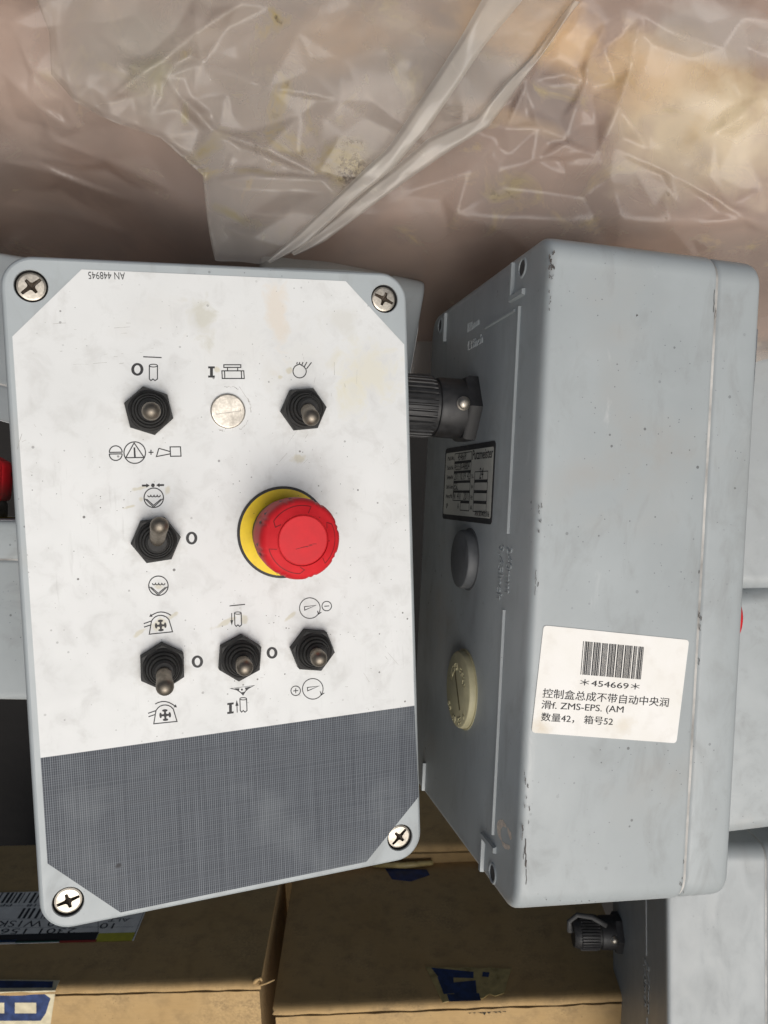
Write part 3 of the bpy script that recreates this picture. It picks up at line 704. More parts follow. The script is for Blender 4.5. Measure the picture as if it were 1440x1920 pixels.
sq = quad_round(SQ, 1.6)
mb = MB(); mb.loops([[(p[0], p[1], .04) for p in sq], [(p[0], p[1], .2) for p in sq]])
stk = mb.build('barcode_sticker', paper(), box2, False, SIDE); stk['label'] = 'white paper sticker with barcode and Chinese text'
pm = MB(); zz = .26
bt0, bt1, bb0, bb1 = [Vector(T(*p)) for p in ((1093, 1202), (1206.5, 1212.8), (1087.8, 1264.4), (1200.5, 1273.8))]
code39 = {'*': 'nwnnwnwnn', '4': 'nnnwwnnnw', '5': 'wnnwwnnnn', '6': 'nnwwwnnnn', '9': 'nnwnnwwnn'}
seq = 'n'.join(code39[ch] for ch in '*454669*'); tot = sum(2.4 if ch == 'w' else 1 for ch in seq); pos = 0
for i, ch in enumerate(seq):
    w_ = (2.4 if ch == 'w' else 1)/tot
    if i % 2 == 0:
        a, b = pos, pos+w_*.92
        pm.poly([tuple(bt0.lerp(bt1, a)), tuple(bt0.lerp(bt1, b)), tuple(bb0.lerp(bb1, b)), tuple(bb0.lerp(bb1, a))], zz)
    pos += w_
tw_ = lambda sx, a, b, hpx: text(pm, sx, T(*a), T(*b), hpx/4.75, zz)
tw_('＊454669＊', (1086.7, 1284.4), (1197.8, 1293.2), 11.5)
tw_('控制盒总成不带自动中央润', (1016.2, 1306.2), (1252.2, 1324), 15.5)
tw_('滑f. ZMS-EPS. (AM', (1014, 1327.2), (1167.8, 1336), 14); tw_('数量42， 箱号52', (1013.5, 1350), (1147.8, 1359), 14)
pm.add([(v[0]+.09, v[1], v[2]+.004) for v in pm.v], [list(f) for f in pm.f]); pm.build('sticker_print', INK, stk)

mb = MB(); rr = random.Random(12)
def scuff(x, y, n, dx, dy, w0, w1, L):
    for k in range(n):
        a = (x+rr.uniform(-dx, dx), y+rr.uniform(-dy, dy)); l_ = rr.uniform(.4, 1)*L; pl = [T(a[0]+rr.uniform(-1, 1)-.055*l_*i/3, a[1]+l_*i/3) for i in range(4)]
        mb.stroke(pl, rr.uniform(w0, w1), .03)
scuff(1035, 490, 16, 5, 30, .12, .5, 9); scuff(1030, 560, 5, 4, 30, .1, .3, 8); scuff(1013, 960, 8, 4, 40, .1, .35, 8); scuff(1006, 1090, 4, 3, 30, .1, .3, 20); scuff(984, 1600, 7, 4, 60, .15, .45, 30); scuff(988, 1480, 8, 5, 60, .1, .35, 9)
scuff(1340, 560, 4, 3, 60, .1, .25, 30); scuff(1312, 1150, 5, 3, 90, .15, .4, 14); scuff(1278, 1650, 5, 5, 40, .1, .3, 8); scuff(1220, 640, 1, 60, 60, .3, .6, 7); scuff(1060, 1690, 6, 60, 6, .1, .3, 2)
sf = mb.build('scuff', simple('dark scuff', (.06, .05, .045), .7, var=.5, nscale=500), box2, False, SIDE); sf['kind'] = 'stuff'

# ================================================================== 3. the other boxes of the pile
def other(rot, local, px, py, z, label, key, mt, screws=True):
    m4 = pose(rot, local, px, py, z)
    o = empty('control_box', CAM @ m4, label, 'control box', 'grey control boxes'); shell(o, mt, key); share(fp0, o)
    return o, m4
fpm = MB(); fpm.loops([[(p[0], p[1], z) for p in [pts_top[0], pts_bot[0], pts_bot[1], pts_bot[2], pts_bot[3], pts_top[3], pts_top[2], pts_top[1]]] for z in (.02, .3)])
def E3(rx, ry, rz): return Euler((R(rx), R(ry), R(rz)), 'XYZ').to_matrix()
_first = []
def other(rot, local, px, py, z, label, key, mt):
    m4 = pose(rot, local, px, py, z)
    o = empty('control_box', CAM @ m4, label, 'control box', 'grey control boxes'); shell(o, mt, key)
    if not _first: _first.append(fpm.build('switch_panel', PANEL, o))
    else: share(_first[0], o)
    return o, m4
u1_, _ = other(E3(0, 6, -10) @ SIDE_UP, (80, -130, 0), 801, 519, 447, 'dirty grey control box wedged behind and below the face up box', 'b', GREY_B)
u2_, _ = other(Matrix.Rotation(R(-24), 3, 'Y') @ E3(0, 0, -104) @ SIDE_UP, (80, -130, -BD), 330, 527, 402, 'grey control box at upper left, its corner showing beside the top left screw', 'c', GREY_C)
u3_, _ = other(E3(0, 0, 89) @ SIDE_UP, (80, 130, 0), 262, 981, 410, 'grey control box at the left edge with its red stop button in shadow', 'b', GREY_B)
estop(u3_, *ES)
r1_, _ = other(E3(0, 0, -1) @ END_UP, (-80, 130, -BD), 1335, 1107, 530, 'upper of the two clean grey boxes at the right edge', 'c', GREY_C)
r2_, _ = other(E3(0, 0, 7) @ END_UP, (-80, 130, -BD), 1335, 1574, 530, 'lower of the two grey boxes at the right edge, slightly tilted', 'b', GREY_B)
r3_, M3 = other(Matrix.Rotation(R(-1.5), 3, 'Y') @ E3(2, 0, 1) @ SIDE_UP, (80, -130, -BD), 1250, 1590, 588, 'pale grey control box at lower right with black cable connector', 'c', GREY_C)
B3 = M3 @ BACK; q = on(B3, 1172, 1768)
connector(r3_, BACK, (q[0]-17, q[1]), strap=True)
q = on(B3, 1212, 1710); b3 = MB(); b3.stroke([(q[0], 120), (q[0], 20)], 1.2, 0, h=.6); b3.build('guide_rib', GREY_C, r3_, False, BACK)
b3 = MB(); b3.stroke([(q[0], -30), (q[0], -120)], 1.2, 0, h=.6); b3.build('guide_rib', GREY_C, r3_, False, BACK)
for sx, xx in (('240mm', 1), ('9.45inch', -8)):
    b3 = MB(); text(b3, sx, (q[0]+xx, 15), (q[0]+xx, -25), 5.6, 0, ex=.5); b3.build('raised_lettering', GREY_C, r3_, False, BACK)

# ================================================================== 4. cardboard cartons
def card_mat(seed=0):
    m_ = NT('kraft cardboard'); co = m_.vmap(loc=(seed, seed, seed)); n1 = m_.noise(14, 6, .6, co); n2 = m_.noise(1, 6, .6, m_.vmap((40, 900, 900), (seed, 0, 0))); n3 = m_.noise(55, 7, .6, co)
    c = m_.mix(m_.rng(n1, .3, .7), (.37, .24, .10), (.48, .33, .155)); c = m_.mix(m_.math('MULTIPLY', m_.rng(n2, .45, .7), .22), c, (.30, .20, .10))
    c = m_.mix(m_.math('MULTIPLY', m_.rng(n3, .48, .70), .35), c, (.13, .085, .04)); c = m_.mix(m_.math('MULTIPLY', m_.math('MULTIPLY', m_.rng(n1, .46, .66), m_.rng(m_.noise(420, 7, .7), .42, .62)), .45), c, (.09, .06, .035)); c = m_.mix(m_.math('MULTIPLY', m_.specks(300, .15, seed, .6), .7), c, (.10, .07, .04))
    m_.bump(n2, .25, .0004); return m_.fin(c, .85)
CARD = card_mat(0)
def carton(label, edge_l, edge_r, z, depth, height, tilt=78, over=2.2, roll=None):
    A_ = cpt(*edge_l, z)/mm; B_ = cpt(*edge_r, z)/mm
    ex = (B_-A_).normalized(); W_ = (B_-A_).length
    nt = Vector((0, math.sin(R(tilt)), math.cos(R(tilt)))); nt = (nt-ex*nt.dot(ex)).normalized(); ey = nt.cross(ex)      # ey: away from the viewer along the top
    m_ = Matrix((ex, ey, nt)).transposed().to_4x4(); m_.translation = A_*mm
    o = empty('cardboard_carton', CAM @ m_, label, 'carton', 'cardboard cartons')
    rnd = random.Random(label)
    b = MB(); n = 40; ls = []
    for i in range(n+1):
        x = 1.5+(W_-3)*i/n; j = noise.noise((x*.06, z, 4.1))*1.0+noise.noise((x*.5, z, 7))*.4
        ls.append([(x, .8+j*.4, -height), (x, .8+j*.4, -9.2+j), (x, 4, -8.9+j), (x, 4.6, -10), (x, depth-1.5, -10), (x, depth-1.5, -height)])
    b.loops(ls); b.build('carton_body', CARD, o, 40)
    # top flap: a board with a soft, uneven front fold and a dark gap below it
    t_ = MB(); ls = []
    prof = [(depth, -3.4), (over+9, -3.6), (over+2, -4.6), (1.4, -6.4), (.3, -6.6), (-.4, -5.2), (.6, -2.8), (2.4, -1.1), (5.0, -.25), (9, 0), (depth, 0)]
    for i in range(n+1):
        x = W_*i/n; j = noise.noise((x*.05, z, 1.3))*.9+noise.noise((x*.3, z, 2))*.35
        ls.append([(x+(rnd.uniform(-1, 1) if i in (0, n) else 0), y_+(j if y_ < over+10 else 0), z_+(noise.noise((x*.12, y_, z))*.5 if 1 < y_ < depth-1 else 0)+(j*.5 if z_ < -5 else 0)) for y_, z_ in prof])
    t_.loops(ls); t_.build('top_flap', CARD, o, 50)
    return o, m_, W_
c1, M1, W1 = carton('left cardboard carton with upside down shipping label and blue printed tape', (-330, 1865), (488, 1843), 725, 215, 260)
c2, M2, W2 = carton('middle cardboard carton with torn blue tape on its front edge', (512, 1893), (1197, 1866), 720, 205, 260)
c3, M3_, W3 = carton('cardboard carton at the back, front edge showing between the two upright boxes', (80, 1606), (1010, 1584), 905, 150, 300, tilt=72)
PAPER2 = simple('label paper', (.74, .72, .67), .6, var=.1)
TAPE_C = simple('cream printed tape', (.58, .52, .36), .4, var=.15); TAPE_B = simple('blue tape print', (.013, .034, .12), .4, var=.4); TAPE_Y = simple('aged clear tape', (.42, .33, .14), .3, var=.25)
REDS = simple('red print', (.35, .03, .02), .5); GRN = simple('green print', (.03, .16, .12), .5); YELP = simple('yellow print', (.50, .46, .04), .5); BLU = simple('blue print', (.02, .12, .30), .5)
K = lambda x, y, h=.7: on(M1, x, y, h)
def sheet(name, pts, mt, par, z0=.4, z1=.7):
    mb = MB(); mb.loops([[(p[0], p[1], z0) for p in pts], [(p[0], p[1], z1) for p in pts]]); return mb.build(name, mt, par)
kx1 = K(252, 1760)[0]; ky0 = K(150, 1766)[1]; ky1 = K(60, 1672)[1]; kx0 = K(-60, 1700)[0]
mb = MB(); mb.tube([(W1-1, 1, -3), (W1+4, 0, -1), (W1+8, -1, 1.5), (W1+13, 0, 3)], [1.2, .8, .9, .5], 6); mb.tube([(W1-6, 2, -1), (W1-3, 1, 2.5), (W1, 2, 3.5), (W1+1, 3, 0)], [2, 1.8, 1.6, 1.2], 6); mb.build('torn_corner', CARD, c1, True)
lab = sheet('shipping_label', [(kx0, ky0), (kx1, ky0), (kx1, ky1), (kx0, ky1)], PAPER2, c1); lab['label'] = 'white shipping label printed upside down with barcodes'
def lp(name, mt, z, items):
    mb = MB()
    for q in items: mb.poly(q, z)
    return mb.build(name, mt, lab)
def band(x0, x1, y0, y1):
    ym = (y0+y1)/2; xa, xb = K(x0, ym)[0], K(x1, ym)[0]; ya, yb = K(x0, y0)[1], K(x1, y1)[1]
    return [(xa, yb), (xb, yb), (xb, ya), (xa, ya)]
lp('black_band', INK, .76, [band(-40, 181, 1753.5, 1762.5)])
lp('blue_strip', BLU, .76, [band(-40, 30, 1763.3, 1766)]); lp('green_strip', GRN, .76, [band(30, 112, 1763.3, 1766)]); lp('red_strip', REDS, .76, [band(112, 181, 1763.3, 1766)]); lp('yellow_strip', YELP, .76, [band(182, 250, 1750, 1764)])
mb = MB(); zz = .77
def bars(x0, x1, y0, y1, sd):
    rr = random.Random(sd); x = x0
    while x < x1:
        w_ = rr.choice((2, 3, 5)); mb.poly(band(x, x+w_, y0, y1), zz); x += w_+rr.choice((3.4, 4.5, 7))
bars(-30, 78, 1674, 1693, 3); bars(38, 160, 1703, 1722, 5)
for sx, a, b, h in (('830 W1SK', (140, 1725.5), (-2, 1726.5), 11.5), ('2301 156', (145, 1740.5), (4, 1741.5), 9.5), ('10', (216, 1731), (190, 1731), 10), ('ALT', (244, 1722), (205, 1722), 6), ('LOT 18', (120, 1695), (52, 1695), 5), ('PF', (24, 1694.5), (2, 1694.5), 5)): text(mb, sx, K(*a), K(*b), abs(K(a[0], a[1]+h)[1]-K(*a)[1]), zz)
for a, b in (((-40, 1699), (250, 1697)), ((-40, 1724), (250, 1722)), ((-40, 1739.5), (250, 1738))): mb.stroke([K(*a), K(*b)], .3, zz)
mb.stroke([K(184, 1672), K(184, 1750)], .4, zz); mb.stroke([(kx1-1.5, ky0+2), (kx1-1.5, ky1)], .5, zz)
mb.build('label_print', INK, lab)
# printed tape over the front edge of the left carton
tp = sheet('printed_tape', [K(-60, 1836), K(112, 1838), K(104, 1857), K(-60, 1862)], TAPE_C, c1, .3, .75); tp['label'] = 'cream tape with blue block letters'
FR1 = Matrix(((1, 0, 0), (0, 0, -1), (0, 1, 0))).to_4x4(); FR1.translation = Vector((0, 1.2*mm, -4*mm))
FM1 = M1 @ FR1; Q = lambda x, y, h=.8: on(FM1, x, y, h)
mb = MB(); mb.loops([[(p[0], p[1], z) for p in (Q(-60, 1862), Q(104, 1858), Q(94, 1925), Q(-60, 1925))] for z in (.3, .8)]); mb.build('tape_front', TAPE_C, tp, False, FR1)
mb = MB(); mb.poly([K(-50, 1838), K(100, 1840), K(98, 1852), K(-50, 1853)], .8); mb.build('blue_print', TAPE_B, tp)
mb = MB()
for q in ([(-50, 1866), (84, 1864), (95, 1872), (92, 1880), (-50, 1880)], [(8, 1880), (28, 1880), (28, 1900), (8, 1900)], [(68, 1880), (92, 1880), (86, 1900), (68, 1900)], [(-50, 1900), (86, 1900), (76, 1914), (-50, 1914)]): mb.poly([Q(*p) for p in q], .86)
mb.build('blue_print', TAPE_B, tp, False, FR1)
# torn tape on the middle carton
K2 = lambda x, y, h=.7: on(M2, x, y, h)
rag = lambda a, b, n, am, sd: [(a[0]+(b[0]-a[0])*i/n+(random.Random(sd+i).uniform(-am, am) if 0 < i < n else 0), a[1]+(b[1]-a[1])*i/n+(random.Random(sd+i+50).uniform(-am, am) if 0 < i < n else 0)) for i in range(n)]
tq = rag((798, 1812), (960, 1816), 8, 1.5, 1)+rag((960, 1816), (945, 1862), 4, 3, 2)+rag((945, 1862), (830, 1880), 8, 4, 3)+rag((830, 1880), (798, 1812), 2, 0, 4)
tp2 = sheet('torn_tape', [K2(*p) for p in tq], TAPE_Y, c2, .3, .6); tp2['label'] = 'torn aged tape with dark blue print'
mb = MB()
for q in ([(808, 1814), (888, 1822), (888, 1834), (822, 1832)], [(820, 1832), (850, 1832), (852, 1862), (832, 1864)], [(850, 1842), (892, 1838), (894, 1862), (852, 1864)], [(838, 1864), (898, 1862), (902, 1876), (842, 1878)], [(905, 1822), (918, 1823), (916, 1832), (904, 1831)]): mb.poly([K2(*p) for p in q], .68)
mb.build('blue_print', TAPE_B, tp2)
tp3 = sheet('torn_tape', [K2(*p) for p in ((722, 1628), (800, 1630), (806, 1640), (770, 1652), (735, 1648))], TAPE_B, c2, .3, .6)
mb = MB(); mb.tube([(p[0], p[1], 4+.6*i) for i, p in enumerate((K2(700, 1626), K2(760, 1628), K2(812, 1624)))], [3, 3.4, 2.8], 8); mb.build('curled_tape', TAPE_Y, c2, True)
# paper shreds at the front fold
mb = MB(); rr = random.Random(4)
for k in range(9):
    p = K2(880+9*k, 1892-.4*k); mb.add([(p[0]-2, p[1]-2, -1), (p[0]+2, p[1]-2, -1), (p[0]+rr.uniform(-1, 3), p[1]-6-rr.uniform(0, 4), rr.uniform(0, 5))], [[0, 1, 2]])
mb.build('paper_shred', simple('torn paper', (.62, .58, .48), .8), c2)

# ================================================================== 5. wrapped bundle and its plastic bag
def smooth(a, b, x): t_ = max(0, min(1, (x-a)/(b-a))); return t_*t_*(3-2*t_)
def lerp_tab(tab, x):
    for (a, p), (b, q) in zip(tab, tab[1:]):
        if x <= b: return p+(q-p)*smooth(a, b, x) if x > a else p
    return tab[-1][1]
def base_depth(x, y):
    """how far the bag's face lies from the viewer (mm), by direction"""
    low = 470+120*smooth(0, 520, x)+0*x                # where the face turns under
    z = 372+.03*y+.000075*y*y+.022*max(0, x-880)
    k = smooth(low-190, low+60, y); z += 95*k
    z += 55*smooth(460, 60, x)*smooth(120, 440, y)
    return z
def seg_d(p, a, b):
    ax, ay = a; bx, by = b; dx, dy = bx-ax, by-ay; t_ = max(0, min(1, ((p[0]-ax)*dx+(p[1]-ay)*dy)/(dx*dx+dy*dy)))
    return math.hypot(p[0]-ax-t_*dx, p[1]-ay-t_*dy), t_
FOLDS = [([(0, 130), (60, 190), (130, 240)], 14, 5), ([(0, 300), (120, 330), (260, 380)], 16, 5), ([(20, 40), (60, 140)], 12, 5), ([(100, 262), (200, 300), (330, 360)], 14, 5), ([(0, 385), (140, 405), (240, 440)], 14, 4), ([(-60, 20), (20, 40), (80, 10)], 14, 5), ([(1090, 5), (1040, 70), (1000, 120), (890, 222)], 9, 7), ([(1065, 20), (1020, 90), (985, 160), (950, 240), (905, 300)], 8, 5), ([(1205, 30), (1185, 120), (1160, 200), (1120, 290)], 10, 8), ([(1140, 40), (1100, 130), (1085, 190), (1060, 270), (1010, 300)], 8, 5),
         ([(1120, 290), (1000, 300), (880, 322), (760, 362)], 16, 4), ([(1150, 277), (1260, 330), (1370, 390), (1440, 420)], 12, 4), ([(1370, 380), (1290, 320), (1200, 300)], 9, 3), ([(1370, 385), (1430, 355)], 8, 4), ([(820, 205), (850, 215), (880, 200)], 6, 4), ([(1250, 350), (1255, 420), (1300, 480)], 10, 3),
         ([(1340, 250), (1390, 220), (1430, 180)], 10, 5), ([(1180, 10), (1260, 60), (1360, 90)], 16, 5), ([(90, 240), (140, 235)], 8, 3), ([(60, 300), (180, 350)], 16, 3), ([(40, 250), (0, 220)], 10, 3), ([(930, 260), (935, 320)], 7, 3), ([(1000, 150), (1060, 140), (1100, 155), (1090, 200)], 8, 4), ([(1000, 200), (1010, 240), (1070, 262)], 7, 4), ([(1300, 420), (1400, 410), (1440, 440)], 9, 4), ([(1290, 440), (1340, 470)], 8, 3)]
from mathutils.geometry import delaunay_2d_cdt
class Facets:
    """film folded into flat facets: heights at scattered points and along crease lines, linear in between"""
    def __init__(self, seed, creases, x0, x1, y0, y1, step, amp, nx, ny, blur=1):
        rr = random.Random(seed); pts = []; hs = []; ed = []
        for pl, w_, h in creases:
            first = True
            for i, p in enumerate(pl):
                e_ = .35 if i in (0, len(pl)-1) else 1
                pts.append(Vector(p)); hs.append(-h*e_*rr.uniform(.8, 1.2))
                if not first: ed.append((len(pts)-2, len(pts)-1))
                first = False
            for (ax, ay), (bx, by) in zip(pl, pl[1:]):                      # low ground either side of a crease
                L = math.hypot(bx-ax, by-ay); nxv, nyv = -(by-ay)/L, (bx-ax)/L; mx, my = (ax+bx)/2, (ay+by)/2
                for sgn in (-1, 1):
                    d = w_*rr.uniform(1.6, 3.0); pts.append(Vector((mx+sgn*nxv*d, my+sgn*nyv*d))); hs.append(h*.12+rr.uniform(-.5, .5))
        y = y0-step
        while y < y1+step*2:
            x = x0-step
            while x < x1+step*2:
                q = Vector((x+rr.uniform(-.45, .45)*step, y+rr.uniform(-.45, .45)*step))
                if all((q-p).length > step*.38 for p in pts): pts.append(q); hs.append(rr.uniform(-1, 1)*amp(q.x, q.y))
                x += step
            y += step
        V, E_, F_, ov, oe, of = delaunay_2d_cdt(pts, ed, [], 0, 1e-4)
        H = []
        for i, v in enumerate(V):
            H.append(hs[ov[i][0]] if ov[i] else sum(sorted(((v-p).length, h) for p, h in zip(pts, hs))[k][1] for k in (0, 1))/2)
        self.x0, self.y0, self.dx, self.dy, self.nx, self.ny = x0, y0, (x1-x0)/nx, (y1-y0)/ny, nx, ny
        G = [[0.0]*(nx+1) for _ in range(ny+1)]
        for f in F_:
            for k in range(1, len(f)-1):
                a, b_, c = V[f[0]], V[f[k]], V[f[k+1]]; ha, hb, hc = H[f[0]], H[f[k]], H[f[k+1]]
                den = (b_.y-c.y)*(a.x-c.x)+(c.x-b_.x)*(a.y-c.y)
                if abs(den) < 1e-9: continue
                i0 = max(0, int((min(a.x, b_.x, c.x)-x0)/self.dx)); i1 = min(nx, int((max(a.x, b_.x, c.x)-x0)/self.dx)+1)
                j0 = max(0, int((min(a.y, b_.y, c.y)-y0)/self.dy)); j1 = min(ny, int((max(a.y, b_.y, c.y)-y0)/self.dy)+1)
                for j in range(j0, j1+1):
                    yy = y0+j*self.dy
                    for i in range(i0, i1+1):
                        xx = x0+i*self.dx; l1 = ((b_.y-c.y)*(xx-c.x)+(c.x-b_.x)*(yy-c.y))/den; l2 = ((c.y-a.y)*(xx-c.x)+(a.x-c.x)*(yy-c.y))/den; l3 = 1-l1-l2
                        if l1 > -.001 and l2 > -.001 and l3 > -.001: G[j][i] = l1*ha+l2*hb+l3*hc
        for _ in range(blur):
            G = [[(G[j][i]*2+G[max(j-1, 0)][i]+G[min(j+1, ny)][i]+G[j][max(i-1, 0)]+G[j][min(i+1, nx)])/6 for i in range(nx+1)] for j in range(ny+1)]
        self.G = G
    def __call__(self, x, y):
        u = min(max((x-self.x0)/self.dx, 0), self.nx-1e-6); v = min(max((y-self.y0)/self.dy, 0), self.ny-1e-6); i, j = int(u), int(v); u -= i; v -= j; G = self.G
        return (G[j][i]*(1-u)+G[j][i+1]*u)*(1-v)+(G[j+1][i]*(1-u)+G[j+1][i+1]*u)*v
def soft(x, y, s): return noise.noise((x/300, y/240, s))*7+noise.noise((x/120, y/100, s+4))*2.5
def grid(fn, x0, x1, y0, y1, nx, ny):
    vs = []; fs = []
    for j in range(ny+1):
        for i in range(nx+1): vs.append(fn(x0+(x1-x0)*i/nx, y0+(y1-y0)*j/ny))
    for j in range(ny):
        for i in range(nx): a = j*(nx+1)+i; fs.append([a, a+1, a+nx+2, a+nx+1])
    return vs, fs
def film_mat(name, tint, alpha0, alpha1, seed, stain, marks=()):
    m_ = NT(name); co = m_.vmap(loc=(seed, seed, 0)); n1 = m_.noise(9, 4, .55, co); n2 = m_.noise(40, 7, .65, co, .8); n3 = m_.noise(160, 5, .6, co)
    c = m_.mix(m_.rng(n1, .3, .7), tint, tuple(x*.93 for x in tint))
    sm = m_.math('MULTIPLY', m_.rng(n2, .56, .70), m_.rng(n1, .45, .60)); c = m_.mix(m_.math('MULTIPLY', sm, stain), c, (.42, .34, .13))
    sp = m_.math('MULTIPLY', m_.rng(n3, .60, .68), m_.rng(n2, .60, .70)); c = m_.mix(m_.math('MULTIPLY', sp, .8*stain), c, (.05, .045, .03))
    for x, y, rx, ry, an, col, am, nn in marks:
        q = tocam(x, y, base_depth(x, y)-14); bl = m_.blob(q.x, q.y, rx, ry, an, n3 if nn else n2, .8, q.z, .9); bl = m_.math('MULTIPLY', bl, am)
        if nn: bl = m_.math('MULTIPLY', bl, m_.rng(m_.noise(420, 5, .7, co), .46, .56))
        c = m_.mix(bl, c, col); sm = m_.math('MAXIMUM', sm, bl)
    m_.fin(c, m_.rng(n2, .3, .7, .12, .28)); m_.b.inputs['Specular IOR Level'].default_value = .6
    tr = m_.n('BsdfTransparent'); tr.inputs[0].default_value = (.97, .94, .90, 1); tl = m_.n('BsdfTranslucent'); m_.l(c, tl.inputs[0])
    mx0 = m_.n('MixShader'); mx0.inputs[0].default_value = .22; m_.l(m_.b.outputs[0], mx0.inputs[1]); m_.l(tl.outputs[0], mx0.inputs[2])
    al = m_.math('ADD', m_.rng(n1, .3, .7, alpha0, alpha1), m_.math('MULTIPLY', sm, .3), True)
    mx = m_.n('MixShader'); m_.l(al, mx.inputs[0]); m_.l(tr.outputs[0], mx.inputs[1]); m_.l(mx0.outputs[0], mx.inputs[2]); m_.l(mx.outputs[0], m_.out.inputs['Surface'])
    return m_.mat
ORIG = CAM @ Matrix.Translation(cpt(700, 250, 420))
inv = Matrix.Translation(-cpt(700, 250, 420)/mm)
def tocam(x, y, z): return inv @ (cpt(x, y, z)/mm)
FILM = film_mat('clear dusty film', (.58, .51, .46), .27, .46, 3, .6, [(1330, 210, 14, 6, 60, (.40, .27, .12), .5, 0), (1200, 120, 30, 5, -8, (.45, .33, .13), .5, 0), (130, 330, 22, 6, -25, (.16, .12, .11), .35, 0), (210, 430, 16, 5, -20, (.14, .12, .11), .3, 0), (980, 310, 5, 3, 0, (.35, .2, .1), .5, 0)])
FLAP = film_mat('milky film', (.58, .555, .515), .22, .44, 8, 1, [(650, 305, 17, 13, 20, (.36, .29, .10), .75, 0), (665, 320, 13, 10, 0, (.035, .03, .02), .9, 1), (610, 320, 12, 4, -25, (.40, .33, .14), .6, 0), (285, 140, 14, 9, 20, (.46, .44, .24), .6, 0), (375, 285, 14, 5, 25, (.34, .28, .10), .7, 0), (480, 325, 14, 2.6, -8, (.34, .28, .12), .6, 0), (455, 425, 16, 3, -25, (.32, .28, .12), .7, 0), (535, 285, 16, 3, -24, (.50, .44, .22), .6, 0), (345, 215, 5, 3, 40, (.40, .36, .14), .6, 0), (480, 285, 3, 2, 0, (.05, .04, .03), .7, 1)])
HEM = film_mat('doubled film', (.62, .595, .55), .40, .56, 5, .3)
fa = Facets(3, FOLDS, -230, 1670, -340, 710, 92, lambda x, y: (1.4+3.4*smooth(700, 1000, x)+2.0*smooth(300, 100, x))*smooth(680, 460, y)+.4, 380, 210, 0)
fb = Facets(5, [], -230, 1670, -340, 710, 34, lambda x, y: .75*smooth(.0, .3, noise.noise((x/200, y/170, 9)))*smooth(600, 380, y), 380, 210, 1)
def film_fn(x, y):
    z = base_depth(x, y)+fa(x, y)+fb(x, y)-soft(x, y, 0)
    return tocam(x, y, z)
bag = empty('plastic_bag', ORIG, 'crumpled dusty clear plastic bag over the bundle at the back', 'plastic bag')
vs_, fs_ = grid(film_fn, -220, 1660, -330, 700, 376, 206)
mb = MB(); mb.add(vs_, fs_); mb.build('film', FILM, bag, True)
# loose flap hanging in front, with a free lower edge
EDGE = [(-220, -60), (60, -20), (92, 60), (96, 140), (140, 190), (210, 228), (300, 258), (345, 298), (380, 330), (386, 395), (394, 450), (403, 488), (486, 494), (560, 466), (650, 408), (760, 325), (860, 268), (912, 236), (965, 160), (1010, 90), (1060, 20), (1120, -60), (1240, -330)]
def edge_y(x):
    for (a, p), (b, q) in zip(EDGE, EDGE[1:]):
        if a <= x <= b: return p+(q-p)*(x-a)/(b-a)
    return -330
FF = [([(450, 8), (370, 60), (310, 110), (270, 135), (200, 190)], 12, 8), ([(310, 145), (370, 122)], 6, 6), ([(330, 175), (372, 215), (402, 247)], 6, 7), ([(402, 247), (500, 280), (600, 330)], 7, 7), ([(293, 150), (280, 215)], 6, 4), ([(330, 178), (290, 215)], 6, 4), ([(640, 250), (600, 320)], 12, 4),
      ([(410, 420), (470, 445)], 6, 5), ([(96, 0), (95, 140), (140, 195), (210, 232), (300, 262), (400, 342)], 7, 6), ([(380, 120), (500, 165), (640, 190)], 14, 4), ([(560, 60), (640, 110)], 10, 4), ([(440, 280), (430, 330)], 6, 4), ([(490, 290), (505, 320)], 6, 4), ([(405, 340), (470, 330), (600, 335), (625, 360)], 10, 4), ([(420, 190), (412, 240)], 8, 3), ([(225, 115), (270, 135)], 8, 4)]
ga = Facets(8, FF, -230, 1240, -340, 510, 84, lambda x, y: 1.5+3.2*smooth(130, 280, y)*smooth(150, 330, x), 300, 172, 0)
gb = Facets(9, [], -230, 1240, -340, 510, 30, lambda x, y: .8*smooth(.0, .3, noise.noise((x/180, y/150, 2))), 300, 172, 1)
def flap_pt(x, y):
    ey = edge_y(x)+noise.noise((x*.03, 1, 5))*3; y = min(y, ey)
    z = base_depth(x, min(y, 330))-14+ga(x, y)+gb(x, y)-soft(x, y, 4)*.8-3.0*smooth(ey-14, ey, y)
    return x, y, z
nx, ny = 363, 210; x0_, x1_, y0_, y1_ = -220, 1232, -330, 500
gp = [[flap_pt(x0_+(x1_-x0_)*i/nx, y0_+(y1_-y0_)*j/ny) for i in range(nx+1)] for j in range(ny+1)]
vs_ = [tocam(*gp[j][i]) for j in range(ny+1) for i in range(nx+1)]; fs_ = []
for j in range(ny):
    for i in range(nx):
        if gp[j+1][i][1]-gp[j][i][1] < .01 and gp[j+1][i+1][1]-gp[j][i+1][1] < .01: continue
        a = j*(nx+1)+i; fs_.append([a, a+1, a+nx+2, a+nx+1])
mb = MB(); mb.add(vs_, fs_); fo = mb.build('loose_flap', FLAP, bag, True); fo['label'] = 'milky loose flap of the bag with pale folded edge'
